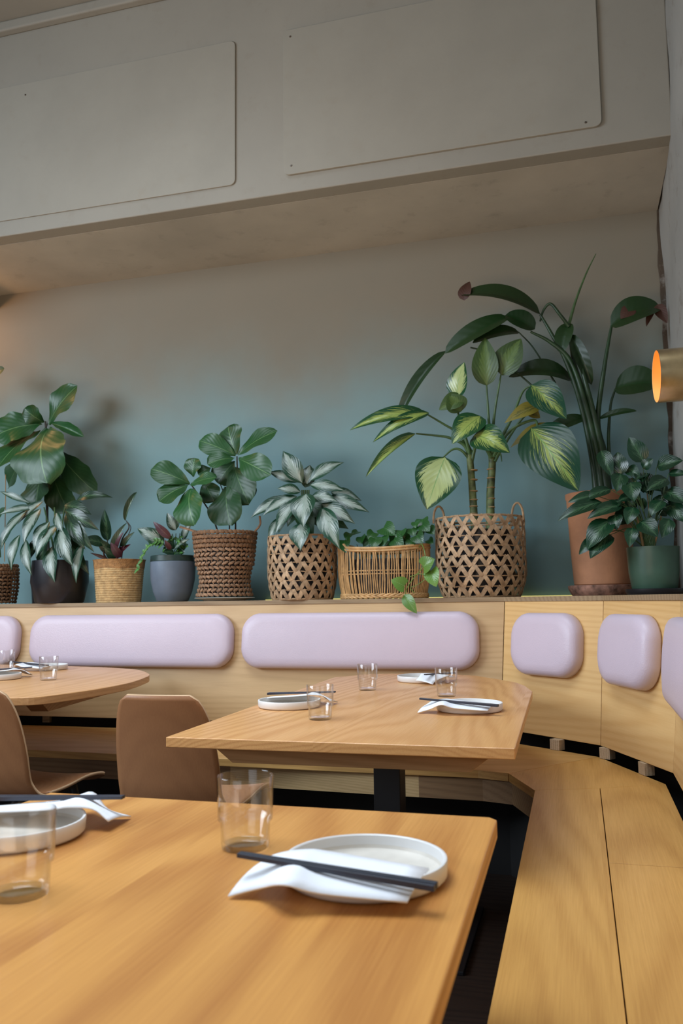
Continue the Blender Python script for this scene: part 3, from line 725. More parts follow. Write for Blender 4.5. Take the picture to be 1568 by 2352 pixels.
# ------------------------------------------------------------------ pots and baskets
def px_pot(x0, x1, ytop, ybot, Y):
    """centre, top radius and height of a round pot whose rim spans x0..x1"""
    a, c = at(x0, ytop, Y), at(x1, ytop, Y); r = (c.x - a.x) / 2 * .985
    return (a.x + c.x) / 2, r, a.z - SH
def zigzag(cx, cy, H, rf, rows, cols, label, name='zigzag_basket', handles=False):
    t = thing(name, (cx, cy, SH), label, 'basket')
    z0 = SH + .004; st = MB(); co = MB()
    def P(a, zz, o=0): r = rf(zz / H) + o; return Vector((cx + r * math.cos(a), cy + r * math.sin(a), z0 + zz))
    dz = (H - .004) / rows
    for i in range(rows + 1):
        zz = i * dz
        co.tube([P(2 * math.pi * k / 48, zz + .0012 * math.sin(k * 2.3 + i), .001) for k in range(49)], .0035 if 0 < i < rows else .0055, 6)
    for i in range(rows):
        sh = random.uniform(0, 1)
        for k in range(cols):
            a0 = 2 * math.pi * (k + sh) / cols; da = 2 * math.pi / cols
            for s in (0, 1):
                j = random.uniform(-.07, .07)
                A, Bq = (a0 + j * da, a0 + (.5 + j) * da) if s == 0 else (a0 + (1 + j) * da, a0 + (.5 + j) * da)
                n = 4; w = .0098 * random.uniform(.85, 1.15) * (dz / .045) ** .5; oo = .004 if s else .0015
                ctr = [P(A + (Bq - A) * q / n, i * dz + dz * (1.06 * q / n - .03), oo + .004 * math.sin(math.pi * q / n)) for q in range(n + 1)]
                dirv = (ctr[-1] - ctr[0]).normalized(); base = len(st.v)
                for c_ in ctr:
                    rad = Vector((c_.x - cx, c_.y - cy, 0)).normalized(); wd = dirv.cross(rad).normalized()
                    for (e, f) in ((-1, -.001), (1, -.001), (1, .0012), (-1, .0012)): st.v.append(tuple(c_ + wd * w * e + rad * f))
                for q in range(n):
                    for e in range(4): f = (e + 1) % 4; st.face([base + q * 4 + e, base + q * 4 + f, base + q * 4 + 4 + f, base + q * 4 + 4 + e])
                st.face([base, base + 3, base + 2, base + 1]); st.face([base + n * 4 + e for e in range(4)])
    st.build('woven_strips', M['rattan'], t); co.build('rim_and_cords', M['rattan2'], t)
    b = MB(); b.lathe((cx, cy, SH), [(0, .001), (rf(0) - .004, .001), (rf(0) - .004, .006), (0, .006)], 32); b.build('basket_base', M['rattan2'], t)
    if handles:
        for sg in (-1, 1):
            x = cx + sg * rf(1) * .90; yy = cy - rf(1) * .35; b = MB(); pts = []
            for k in range(15):
                a = math.pi * k / 14; pts.append((x + .028 * math.cos(a), yy - .004 * sg, SH + H - .02 + .085 * math.sin(a) ** .8))
            b.tube(pts, .0055, 8); b.build('handle', M['rattan2'], t)
    return t
def inner_pot(t, cx, cy, r, h, mat='blackpot', name='nursery_pot', z=None):
    z = SH + .008 if z is None else z
    b = MB(); b.lathe((cx, cy, z), [(0, 0), (r * .86, 0), (r, h), (r * .95, h), (r * .93, h - .015), (0, h - .015)], 32); b.build(name, M[mat], t)
def soil(t, cx, cy, r, z):
    b = MB(); b.lathe((cx, cy, z), [(0, -.002), (r, -.002), (r, .0), (r * .5, .006), (0, .008)], 28); b.build('soil', M['soil'], t)

def foliage(t, specs, Y, mat, shape, nrm=None, name='foliage', **kw):
    """specs: (bx,by, tx,ty, width px, base offset towards camera, tip offset[, twist])"""
    b = MB()
    for s in specs:
        bx, by, tx, ty, w, ob, ot = s[:7]; k = dict(kw)
        if len(s) > 7: k.update(s[7])
        B_ = at(bx, by, Y - ob); T_ = at(tx, ty, Y - ot); wm = w * (Y - (ob + ot) / 2) / F * (1.3 if mat.startswith('fiddle') else 1.18)
        b.leaf(B_, T_, wm, k.pop('shape', shape), n=k.pop('n', nrm), **k)
    return b.build(name, M[mat], t, auto=False)
def stems(t, lst, Y, mat, name='stem', n=8):
    b = MB()
    for pts, r0, r1 in lst:
        P = spline([at(x, y, Y - o) for x, y, o in pts], 6); b.tube(P, lerpr(r0, r1, len(P)), n)
    return b.build(name, M[mat], t)

PY = 4.27
# --- left: fiddle leaf fig in a dark pot standing behind the aglaonema
Y = 4.42
cx = at(112, 1300, Y).x
t = thing('fiddle_leaf_fig', (cx, Y, SH), 'tall fiddle leaf fig rising behind the silver leaved plant at far left', 'potted plant')
inner_pot(t, cx, Y, .105, .2, 'blackpot', 'pot', SH); soil(t, cx, Y, .095, SH + .19)
stems(t, [([(112, 1290, 0), (108, 1180, .0), (112, 1060, .02), (104, 968, .03)], .010, .006), ([(104, 985, .03), (112, 966, .03)], .005, .003)], Y, 'bark')
foliage(t, [(112, 975, 178, 886, 64, .03, .03), (101, 970, 56, 938, 42, .03, .10, dict(arch=.15)), (97, 975, -12, 1002, 76, .03, .16, dict(arch=.12)),
            (92, 988, -8, 1078, 66, .03, .2), (112, 985, 108, 1110, 128, .05, .22, dict(arch=.16, fold=.05)),
            (118, 972, 193, 1004, 26, .03, .06, dict(fold=.5))], Y, 'fiddle', 'fiddle', wave=.06, fold=.1)
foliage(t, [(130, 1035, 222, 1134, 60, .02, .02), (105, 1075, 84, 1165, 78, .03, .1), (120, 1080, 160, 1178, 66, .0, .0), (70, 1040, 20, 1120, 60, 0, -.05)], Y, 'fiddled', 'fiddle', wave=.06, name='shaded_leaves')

# --- aglaonema in the black pot
Y = 4.15
cx, r, h = px_pot(82, 196, 1290, 1376, Y)
t = thing('silver_aglaonema', (cx, Y, SH), 'drooping silver and green leaved plant in a black pot at far left', 'potted plant')
b = MB(); b.lathe((cx, Y, SH), [(0, 0), (r * .78, 0), (r * .84, .008), (r, h * .5), (r * .96, h), (r * .9, h), (r * .88, h - .02), (0, h - .02)], 40); b.build('pot', M['blackpot'], t)
soil(t, cx, Y, r * .88, SH + h - .012)
stems(t, [([(140 + dx, 1280, 0), (128 + dx * 1.3, 1210, .01), (125 + dx * 2, 1165, .02)], .006, .004) for dx in (-12, 0, 12)], Y, 'stem')
foliage(t, [(62, 1172, 1, 1255, 28, .06, .14), (94, 1168, 55, 1250, 40, .07, .15), (46, 1228, 26, 1310, 32, .1, .14), (60, 1240, 73, 1322, 30, .1, .15),
            (114, 1198, 78, 1264, 38, .09, .15), (132, 1205, 82, 1282, 38, .1, .17), (140, 1210, 168, 1302, 46, .1, .15), (120, 1255, 126, 1338, 42, .11, .16),
            (192, 1245, 175, 1340, 30, .08, .12), (130, 1178, 146, 1226, 24, .08, .12), (82, 1165, -2, 1182, 20, .03, .1), (68, 1155, 0, 1129, 16, .0, .0),
            (100, 1150, 40, 1205, 26, .02, .06), (30, 1205, 3, 1262, 26, .04, .06)], Y, 'aglao', 'lance', arch=.10, fold=.12, n=(-.1, -1, .3))
foliage(t, [(175, 1150, 259, 1143, 24, .0, -.05, dict(arch=.2)), (150, 1172, 228, 1218, 34, .05, .05), (150, 1182, 216, 1268, 36, .05, .08), (240, 1250, 186, 1238, 28, .0, .1),
            (160, 1190, 196, 1262, 34, .06, .1), (148, 1160, 210, 1182, 34, .02, .0), (100, 1230, 60, 1300, 30, .05, .08), (150, 1230, 205, 1320, 34, .05, .06), (110, 1240, 98, 1318, 34, .05, .1)], Y, 'calath', 'lance', arch=.12, fold=.1, name='dark_leaves')

# --- leftmost woven basket with a staked plant
Y = 4.30
cx = at(-4, 1300, Y).x
def rope_basket(cx, cy, H, rf, rows, nb, label, solid_rows=4, z=SH, mats=('rope', 'roped')):
    t = thing('rope_basket', (cx, cy, z), label, 'basket'); b = MB(); b2 = MB(); dz = H / rows
    for i in range(rows):
        tight = i >= rows - solid_rows; k = nb if not tight else int(nb * 1.5)
        r = rf((i + .5) / rows); tgt = b2 if tight else b
        for j in range(k):
            a = 2 * math.pi * (j + .5 * (i % 2)) / k; rr = r + random.uniform(-.002, .002)
            rad = Vector((math.cos(a), math.sin(a), 0)); tn = Vector((-math.sin(a), math.cos(a), 0)); up = Vector((0, 0, 1))
            ax = (tn + up * (.45 if i % 2 else -.35) * (1 if not tight else .7)).normalized(); a2 = rad; a3 = ax.cross(a2).normalized()
            ln = 2 * math.pi * r / k * (.62 if not tight else .72)
            tgt.blob((cx + rad.x * rr, cy + rad.y * rr, z + .003 + dz * (i + .5)), (ax, a2, a3), (ln, .006, dz * (.36 if not tight else .5)), 7, 4)
    for j in range(int(nb)):
        a = 2 * math.pi * (j + .25) / nb
        b.tube([(cx + (rf(q / 8) - .003) * math.cos(a), cy + (rf(q / 8) - .003) * math.sin(a), z + .004 + H * q / 8) for q in range(9)], .0028, 5)
    b.build('open_weave', M[mats[0]], t); b2.build('tight_band', M[mats[1]], t)
    return t
tb = rope_basket(cx, Y, .235, lambda q: .105 + .012 * math.sin(q * 2.6), 11, 26, 'dark brown woven basket cut off by the left edge', 3, mats=('roped', 'roped'))
t = thing('staked_plant', (cx, Y, SH + .008), 'sparse plant tied to a thin cane in the leftmost woven basket', 'potted plant')
inner_pot(t, cx, Y, .088, .19)
soil(t, cx, Y, .08, SH + .185)
stems(t, [([(10, 1290, .0), (12, 1190, .0), (13, 1090, 0)], .0025, .0025)], Y, 'twine', 'support_cane')
stems(t, [([(0, 1280, 0), (-14, 1100, 0), (-22, 940, 0), (-14, 862, 0)], .007, .003)], Y, 'stem')
foliage(t, [(-16, 872, 10, 846, 26, 0, .02), (-16, 880, -60, 830, 50, 0, 0), (-20, 930, -80, 960, 60, 0, .1), (-18, 1240, 12, 1165, 26, 0, .05)], Y, 'fiddled', 'fiddle')

# --- sand coloured woven pot with a calathea
Y = 4.17
cx, r, h = px_pot(222, 327, 1288, 1377, Y)
t = thing('calathea', (cx, Y, SH), 'small dark calathea in a sand coloured woven pot', 'potted plant')
prof = [(0, 0), (r * .86, 0)]
for k in range(60):
    q = k / 59; prof.append((r * (.86 + .10 * q) + .0012 * math.sin(k * math.pi * .5), h * .80 * q))
b = MB(); b.lathe((cx, Y, SH), prof, 56); b.build('pot', M['sand'], t)
b = MB(); b.lathe((cx, Y, SH), [(r * .955, h * .78), (r * .98, h * .84), (r * 1.0, h * .97), (r * 1.03, h), (r * 1.0, h * 1.005), (r * .93, h * .98), (r * .9, h * .85), (0, h * .83)], 56, fn=lambda a, z: 1 + .012 * math.sin(a * 5)); b.build('folded_rim', M['sandrim'], t)
soil(t, cx, Y, r * .88, SH + h * .86)
stems(t, [([(268, 1290, 0), (280, 1240, .0), (296, 1212, .0), (290, 1196, .0)], .005, .003), ([(278, 1290, 0), (285, 1250, 0), (300, 1215, .01), (294, 1200, .01)], .003, .002), ([(255, 1290, 0), (250, 1265, .02), (246, 1240, .02)], .004, .003)], Y, 'bark')
foliage(t, [(288, 1197, 315, 1130, 18, 0, 0, dict(shape='strap', fold=.5)), (248, 1242, 240, 1170, 36, .0, .02, dict(arch=.0)), (282, 1262, 309, 1222, 18, .02, .02, dict(fold=.4)), (262, 1275, 292, 1200, 24, 0, 0, dict(fold=.5)), (258, 1270, 222, 1235, 26, 0, .05), (270, 1282, 240, 1258, 26, .03, .08)], Y, 'calath', 'ovate')
foliage(t, [(266, 1270, 284, 1222, 20, .03, .05), (278, 1280, 254, 1246, 20, .05, .08), (262, 1284, 300, 1250, 20, .03, .03)], Y, 'maroon', 'ovate', name='maroon_leaves')
foliage(t, [(252, 1287, 207, 1270, 9, .05, .08), (248, 1283, 238, 1262, 8, .05, .09)], Y, 'brownleaf', 'lance', name='dried_leaf', fold=.5)

# --- blue grey pot
Y = 4.19
cx, r, h = px_pot(350, 445, 1278, 1376, Y)
t = thing('prayer_plant', (cx, Y, SH), 'small mixed prayer plant in a blue grey glazed pot', 'potted plant')
b = MB(); b.lathe((cx, Y, SH), [(0, 0), (r * .62, 0), (r * .70, .006), (r * .86, h * .22), (r * .97, h * .48), (r * 1.0, h * .72), (r * .99, h * .86), (r * .97, h * .87)], 56); b.build('pot', M['bluepot'], t)
b = MB(); b.lathe((cx, Y, SH), [(r * .965, h * .865), (r * .99, h * .88), (r * .985, h * .99), (r * .96, h), (r * .91, h * .99), (r * .89, h * .9), (0, h * .89)], 56); b.build('rim', M['bluerim'], t)
soil(t, cx, Y, r * .87, SH + h * .90)
stems(t, [([(398 + a, 1282, 0), (398 + a * 2, 1255, .02), (398 + a * 3, 1225, .02)], .003, .002) for a in (-10, -4, 2, 5)], Y, 'stemd')
foliage(t, [(376, 1248, 316, 1214, 36, .04, .08, dict(arch=.15)), (404, 1218, 384, 1178, 24, .02, .03), (408, 1212, 412, 1168, 20, .02, .02), (420, 1240, 440, 1200, 22, .0, .0), (400, 1262, 436, 1238, 20, .04, .07)], Y, 'aglao', 'ovate')
fr = []
for k in range(9):
    q = k / 8; x = 375 - 55 * q; y = 1248 - 14 * math.sin(q * 2.8) + 62 * q * q
    fr += [(x, y, x - 12, y + 13, 8, .06 + .05 * q, .08 + .05 * q), (x, y, x - 6, y - 9, 8, .06 + .05 * q, .06 + .05 * q)]
for k in range(26):
    a = random.uniform(0, 6.28); x = 402 + 28 * math.cos(a) * random.uniform(.3, 1); y = 1255 + 18 * math.sin(a)
    fr.append((x, y, x + random.uniform(-14, 14), y + random.uniform(-12, 12), 10, random.uniform(0, .06), random.uniform(0, .1)))
foliage(t, fr, Y, 'fern', 'ovate', name='fern_leaves', nu=6, nv=4)
foliage(t, [(392, 1236, 352, 1198, 20, .08, .10), (392, 1262, 378, 1240, 12, .08, .1)], Y, 'maroon', 'ovate', name='maroon_leaf')
foliage(t, [(400, 1270, 372, 1268, 20, .04, .09), (402, 1272, 425, 1268, 20, .04, .08), (398, 1262, 396, 1225, 20, .0, .0), (410, 1265, 432, 1250, 20, 0, 0)], Y, 'calath', 'ovate', name='dark_leaves')

# --- rope basket with the second fiddle leaf fig
Y = 4.20
xa, xb = at(448, 1225, Y), at(586, 1225, Y); cx = (xa.x + xb.x) / 2; r = (xb.x - xa.x) / 2; H = xa.z - SH - .02
sc = tag((lambda q: (q.lathe((cx, Y, SH), [(0, 0), (r * .62, 0), (r * .66, .006), (r * .92, .016), (r * .90, .0185), (0, .012)], 48), q.build('saucer', M['saucer']))[1])(MB()), 'pale shallow saucer under the brown rope basket', 'saucer')
tb = rope_basket(cx, Y, H, lambda q: r * (.86 - .10 * math.sin(math.pi * min(1, q * 2.0)) * (q < .5) + .12 * max(0, q - .42) / .58), 15, 30, 'brown rope basket with a flared rim standing on a pale saucer', 4, z=SH + .019)
for pts in ([(462, 1226, .09), (440, 1218, .1), (413, 1210, .1)], [(582, 1224, .0), (597, 1205, .0), (596, 1185, 0)]):
    b = MB(); b.tube(spline([at(x, y, Y - o) for x, y, o in pts], 5), .006, 8); b.build('handle', M['rope'], tb)
t = thing('fiddle_leaf_fig', (cx, Y, SH + .027), 'bushy two-stemmed fiddle leaf fig in the brown rope basket', 'potted plant')
inner_pot(t, cx, Y, r * .70, H * .9, z=SH + .027); soil(t, cx, Y, r * .66, SH + .02 + H * .9)
stems(t, [([(505, 1240, 0), (497, 1212, 0), (483, 1178, .0), (458, 1140, .02), (438, 1112, .03)], .005, .004), ([(541, 1240, 0), (541, 1180, 0), (545, 1110, 0), (544, 1048, .02)], .005, .004), ([(527, 1240, 0), (526, 1190, 0), (520, 1150, 0), (505, 1110, 0)], .004, .003)], Y, 'bark')
foliage(t, [(436, 1111, 347, 1077, 50, .04, .10), (433, 1114, 365, 1152, 54, .05, .14), (440, 1122, 446, 1206, 68, .06, .16, dict(arch=.14)), (437, 1115, 498, 1097, 30, .05, .1),
            (443, 1095, 448, 1052, 44, .02, .02), (541, 1046, 458, 1012, 46, .02, .05), (543, 1044, 524, 980, 62, .02, .0), (547, 1046, 637, 990, 44, .02, .03),
            (539, 1052, 476, 1067, 42, .04, .12), (548, 1054, 622, 1092, 56, .04, .12)], Y, 'fiddle', 'fiddle', wave=.05, fold=.1)
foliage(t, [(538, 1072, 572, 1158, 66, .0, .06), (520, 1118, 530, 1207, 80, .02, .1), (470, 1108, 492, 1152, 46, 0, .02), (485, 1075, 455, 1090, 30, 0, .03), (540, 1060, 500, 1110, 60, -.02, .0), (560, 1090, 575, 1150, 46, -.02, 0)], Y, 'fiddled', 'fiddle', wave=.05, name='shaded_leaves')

# --- small zigzag basket with the second aglaonema
Y = 4.18
xa, xb = at(621, 1240, Y), at(768, 1240, Y); cx = (xa.x + xb.x) / 2; r = (xb.x - xa.x) / 2; H = xa.z - SH + .008
zigzag(cx, Y, H, lambda q: r * (.86 + .13 * math.sin(min(1, q * 2.2) * math.pi / 2)), 7, 19, 'smaller handleless zigzag basket left of the wicker tray basket')
t = thing('silver_aglaonema', (cx, Y, SH + .008), 'silver leaved plant fanning out of the smaller zigzag basket', 'potted plant')
inner_pot(t, cx, Y, r * .80, H * .92); soil(t, cx, Y, r * .74, SH + H * .9)
stems(t, [([(700 + a * 6, 1245, 0), (700 + a * 4, 1190, .0), (701 + a * 4, 1125, .02)], .006, .004) for a in (-2, -1, 0, 1, 2)], Y, 'stem')
foliage(t, [(694, 1110, 650, 1036, 44, .04, .02), (705, 1112, 712, 1068, 34, .02, -.02, dict(twist=0)), (712, 1104, 790, 1062, 32, .03, -.02, dict(arch=.14)), (712, 1114, 794, 1128, 28, .05, .05),
            (682, 1108, 616, 1084, 24, .03, .03), (690, 1130, 636, 1122, 26, .06, .1), (668, 1142, 575, 1190, 30, .05, .08), (682, 1140, 604, 1184, 30, .07, .12),
            (684, 1148, 632, 1226, 36, .09, .17), (703, 1134, 697, 1212, 58, .10, .19, dict(arch=.13)), (693, 1200, 690, 1265, 48, .13, .19), (740, 1166, 780, 1262, 46, .10, .17),
            (738, 1158, 815, 1203, 38, .08, .12), (752, 1142, 848, 1177, 32, .04, .05), (715, 1140, 776, 1152, 30, .07, .1), (642, 1188, 617, 1248, 20, .05, .08), (760, 1130, 830, 1150, 28, 0, 0)],
        Y, 'aglao', 'lance', arch=.12, fold=.12, n=(-.05, -1, .35))
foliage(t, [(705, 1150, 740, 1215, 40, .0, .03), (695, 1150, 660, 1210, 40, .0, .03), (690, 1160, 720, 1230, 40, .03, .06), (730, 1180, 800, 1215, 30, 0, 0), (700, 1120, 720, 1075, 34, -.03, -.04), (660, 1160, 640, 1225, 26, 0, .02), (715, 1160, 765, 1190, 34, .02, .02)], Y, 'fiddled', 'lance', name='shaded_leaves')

# --- wicker tray basket with pothos
Y = 4.19
xa, xb = at(778, 1262, Y), at(985, 1262, Y); cx = (xa.x + xb.x) / 2; rx = (xb.x - xa.x) / 2; H = at(880, 1254, Y).z - SH; ry = .62
t = thing('wicker_basket', (cx, Y, SH), 'low oval honey coloured wicker basket between the two zigzag baskets', 'basket')
def oval(a, z, o=0):
    q = (z - SH) / H; r = rx * (.90 + .10 * math.sin(min(1, max(0, q) * 1.6) * math.pi / 2)) + o
    return Vector((cx + r * math.cos(a), Y + r * ry * math.sin(a), z))
def rimz(a): return SH + H * (1 - .035 * (1 - math.cos(2 * a)) + (.05 if math.cos(a) < -.75 else 0))
b = MB()
for k in range(120):
    a = 2 * math.pi * k / 120 + random.uniform(-.012, .012); j = random.uniform(-.03, .03); zt_ = rimz(a)
    b.tube([oval(a + j * q / 6 + .008 * math.sin(q * 1.5 + k), SH + .022 + (zt_ - SH - .022) * q / 6, .002 * math.sin(q + k)) for q in range(7)], .0031, 6)
b.build('wicker_rods', M['wicker'], t)
b = MB()
for (o, zz, rr) in ((0, 0, .007), (.004, -.014, .005), (-.004, -.009, .005)):
    b.tube([oval(2 * math.pi * k / 64, rimz(2 * math.pi * k / 64) + zz, o) for k in range(65)], rr, 7)
for zz in (.46, .52): b.tube([oval(2 * math.pi * k / 64, SH + H * zz, -.004) for k in range(65)], .0028, 6)
b.build('rim', M['wicker'], t)
b = MB()
for k in range(46):
    a = 2 * math.pi * k / 46; p = oval(a, SH + .014, .006); tn = (oval(a + .05, SH + .014, .006) - p).normalized(); up = Vector((0, 0, 1))
    for s in (-1, 1):
        ax = (tn + up * .28 * s).normalized(); a2 = Vector((math.cos(a), math.sin(a), 0)); b.blob(p + up * (.005 * s), (ax, a2, ax.cross(a2).normalized()), (.026, .008, .0065), 8, 5)
b.build('braided_foot', M['wicker'], t)
b = MB(); b.lathe((cx, Y, SH), [(0, .004), (rx * .86, .004), (rx * .86, .01), (0, .01)], 40, sy=ry); b.build('basket_base', M['wicker'], t)
b = MB(); pts = [oval(math.pi + .55 * s, rimz(math.pi) + (.016 * (1 - (s) ** 2)), .004) for s in [i / 6 for i in range(-6, 7)]]; b.tube(pts, .006, 7); b.build('handle', M['wicker'], t)
t = thing('pothos', (cx, Y, SH + .012), 'trailing pothos growing in the oval wicker basket and over the ledge', 'potted plant')
b = MB(); b.lathe((cx, Y, SH + .012), [(0, 0), (rx * .66, 0), (rx * .72, H * .7), (rx * .66, H * .7), (0, H * .66)], 32, sy=ry); b.build('nursery_pot', M['blackpot'], t)
ps = []
for (x, y, w) in ((793, 1250, 30), (893, 1220, 38), (920, 1228, 30), (935, 1240, 30), (877, 1244, 34), (842, 1246, 28), (915, 1246, 32), (970, 1202, 30), (978, 1212, 28), (963, 1238, 30), (989, 1244, 18), (852, 1230, 26), (830, 1240, 24), (905, 1238, 30), (948, 1222, 26), (860, 1248, 30), (900, 1250, 30), (945, 1250, 28), (800, 1232, 24), (815, 1225, 20), (990, 1220, 24), (968, 1225, 24), (955, 1205, 20)):
    a = random.uniform(-.9, .9) + (0 if x != 793 else 0); o = random.uniform(.0, .09)
    ps.append((x - w * .45 * math.sin(a) , y - w * .45 * math.cos(a) * .7, x + w * .5 * math.sin(a), y + w * .5 * math.cos(a) * .8 + (8 if x == 793 else 0), w, o, o + .03))
foliage(t, ps, Y, 'pothos', 'heart', nu=8, nv=6)
stems(t, [([(880 + i * 12, 1285, 0), (875 + i * 14, 1250, .02 + .01 * (i % 3))], .002, .0015) for i in range(-4, 8)], Y, 'stem', 'vines')
stems(t, [([(960, 1262, .06), (968, 1250, .15), (976, 1275, .20), (972, 1300, .21), (948, 1330, .21), (934, 1352, .21), (930, 1375, .20), (938, 1385, .20)], .0022, .0018),
          ([(940, 1325, .21), (965, 1318, .22), (978, 1328, .22), (955, 1345, .22), (942, 1350, .22), (952, 1362, .22)], .0018, .0012),
          ([(975, 1312, .21), (992, 1314, .21)], .0016, .0012), ([(930, 1350, .22), (918, 1342, .22)], .0016, .0012), ([(972, 1290, .21), (980, 1284, .21)], .0016, .0012)], Y, 'pothosl', 'trailing_vine')
foliage(t, [(972, 1302, 998, 1284, 36, .21, .23), (990, 1310, 1002, 1348, 34, .21, .23, dict(shape='heart')), (928, 1346, 898, 1332, 32, .22, .24), (928, 1366, 957, 1409, 26, .205, .225, dict(shape='ovate')), ], Y, 'pothosl', 'heart', nu=10, nv=6, name='trailing_leaves')

# --- big zigzag basket with the dumb cane
Y = 4.25
xa, xb = at(1003, 1270, Y), at(1206, 1270, Y); cx = (xa.x + xb.x) / 2; r = (xb.x - xa.x) / 2; H = at(1105, 1192, Y).z - SH
CY = Y
zigzag(cx, Y, H, lambda q: r * (.84 + .15 * math.sin(min(1, q * 3.0) * math.pi / 2) - .01 * q), 8, 20, 'tall zigzag basket with two loop handles', handles=True)
t = thing('dumb_cane', (cx, Y, SH + .008), 'tall dumb cane with yellow-centred leaves in the big zigzag basket', 'potted plant')
inner_pot(t, cx, Y, r * .78, H * .82); soil(t, cx, Y, r * .72, SH + H * .80)
stems(t, [([(1090, 1215, 0), (1086, 1150, .0), (1082, 1090, .0), (1078, 1045, .0)], .020, .017), ([(1126, 1215, -.02), (1126, 1130, -.02), (1130, 1070, -.02), (1128, 1040, -.02)], .022, .017)], Y, 'cane', 'cane', 12)
for (x, ys, o) in ((1087, (1180, 1163, 1148, 1128, 1102, 1080), 0), (1127, (1185, 1165, 1145, 1120, 1098, 1078), -.02)):
    for y in ys:
        p = at(x, y, Y - o); b = MB(); b.lathe((p.x, p.y, p.z), [(.018, -.004), (.0222, -.001), (.0222, .001), (.018, .004)], 16); b.build('cane_ring', M['twine'], t)
stems(t, [([(1080, 1050, .0), (1070, 1010, .02), (1058, 975, .02), (1049, 944, .02)], .010, .004), ([(1078, 1050, 0), (1065, 1022, .01), (1030, 1005, .02), (995, 1000, .03), (955, 996, .04)], .010, .004),
          ([(1082, 1060, 0), (1060, 1035, .02), (1040, 1032, .03), (1018, 1050, .05)], .009, .004), ([(1083, 1040, 0), (1060, 1000, .0), (1020, 975, .02), (978, 950, .05)], .009, .004),
          ([(1083, 1060, 0), (1090, 1030, .02), (1096, 1000, .05), (1100, 965, .05)], .010, .004), ([(1078, 1045, 0), (1052, 990, .0), (1052, 950, 0), (1047, 912, .02)], .009, .004),
          ([(1128, 1045, 0), (1122, 965, 0), (1117, 885, 0)], .010, .004), ([(1130, 1045, -.02), (1134, 960, -.02), (1150, 860, 0)], .010, .004),
          ([(1128, 1050, 0), (1110, 1020, .03), (1092, 1002, .06)], .012, .005), ([(1132, 1050, 0), (1170, 990, 0), (1225, 965, .02), (1235, 985, .04)], .010, .005),
          ([(1132, 1040, 0), (1175, 960, 0), (1200, 900, 0), (1222, 885, .03)], .009, .004), ([(1140, 1050, 0), (1200, 960, 0), (1250, 930, 0)], .008, .004), ([(1136, 1060, 0), (1148, 1042, 0), (1152, 1060, .02)], .008, .002)], Y, 'stem')
foliage(t, [(978, 950, 803, 988, 40, .05, .14, dict(arch=.12, fold=.2)), (985, 948, 856, 1016, 34, .06, .16, dict(arch=.12)), (954, 996, 840, 1096, 30, .04, .08, dict(fold=.5, arch=.08)),
            (1104, 956, 1038, 1020, 66, .04, .14), (1088, 1000, 1170, 1040, 66, .08, .16, dict(arch=.16))], CY, 'dieff', 'ovate', fold=.12, n=(-.1, -1, .4))
foliage(t, [(1048, 914, 1066, 832, 56, .02, .04), (1022, 1050, 980, 1170, 96, .05, .12, dict(arch=.08, fold=.05, n=(.1, -1, .2)))], CY, 'dieffp', 'ovate', name='pale_leaves', fold=.08)
foliage(t, [(1220, 884, 1300, 962, 66, .05, .13), (1220, 983, 1328, 1128, 112, .06, .20, dict(fold=.06))], CY, 'dieffb', 'ovate', name='feathered_leaves', fold=.1, n=(-.1, -1, .3))
foliage(t, [(1117, 886, 1114, 776, 56, .0, .0, dict(fold=.15)), (1152, 862, 1196, 778, 64, .0, .0), (1062, 912, 1008, 942, 40, .03, .06), (1058, 946, 1030, 905, 48, .04, .05)], CY, 'dieffd', 'ovate', name='leaf_undersides')
foliage(t, [(1250, 928, 1158, 972, 34, .0, .06, dict(arch=.1)), (1264, 972, 1172, 1028, 28, .0, .08), (1240, 960, 1190, 935, 26, -.02, 0)], CY, 'yellowleaf', 'lance', name='yellowed_leaves')

# --- terracotta pot with bird of paradise
Y = 4.38
xa, xb = at(1297, 1140, Y), at(1455, 1140, Y); cx = (xa.x + xb.x) / 2; r = (xb.x - xa.x) / 2; zb_ = SH + .045; H = xa.z - zb_
s_ = (lambda q: (q.lathe((cx, Y, SH), [(0, 0), (r * .88, 0), (r * .92, .004), (r * 1.02, .036), (r * 1.02, .050), (r * .97, .052), (r * .95, .045), (0, .040)], 56), q.build('saucer', M['terrad']))[1])(MB())
tag(s_, 'worn chipped terracotta saucer under the tall terracotta pot', 'saucer')
t = thing('bird_of_paradise', (cx, Y, zb_ + .0065), 'tallest plant, long arching leaves in a terracotta pot', 'potted plant')
b = MB(); b.lathe((cx, Y, zb_ + .0065), [(0, 0), (r * .80, 0), (r * .84, .006), (r * .90, H * .35), (r * .97, H * .93), (r, H * .95), (r, H * .995), (r * .97, H), (r * .92, H), (r * .90, H * .92), (0, H * .9)], 64); b.build('pot', M['terra'], t)
soil(t, cx, Y, r * .88, zb_ + H * .93)
St = []
base = [(1372, 1150), (1385, 1150), (1398, 1150), (1380, 1150), (1392, 1150)]
def bst(i, pts, r0, r1, o0=0): St.append(([(base[i][0], base[i][1], o0)] + pts, r0, r1))
bst(0, [(1362, 1060, 0), (1335, 930, 0), (1300, 830, .02), (1265, 765, .03), (1240, 722, .03)], .022, .006)
bst(1, [(1372, 1050, .02), (1345, 930, .03), (1310, 830, .04), (1262, 785, .05), (1218, 762, .06)], .022, .006, .02)
bst(2, [(1385, 1050, .01), (1362, 960, .0), (1325, 860, 0), (1312, 800, 0), (1306, 742, 0)], .024, .006)
bst(3, [(1368, 1040, -.02), (1350, 980, -.03), (1325, 900, -.03), (1312, 875, -.03)], .02, .006, -.02)
bst(4, [(1388, 1050, 0), (1372, 970, 0), (1388, 840, .02), (1404, 748, .02)], .022, .007)
bst(4, [(1398, 1060, -.02), (1397, 1000, -.03), (1402, 930, -.03), (1413, 893, -.03)], .012, .005)
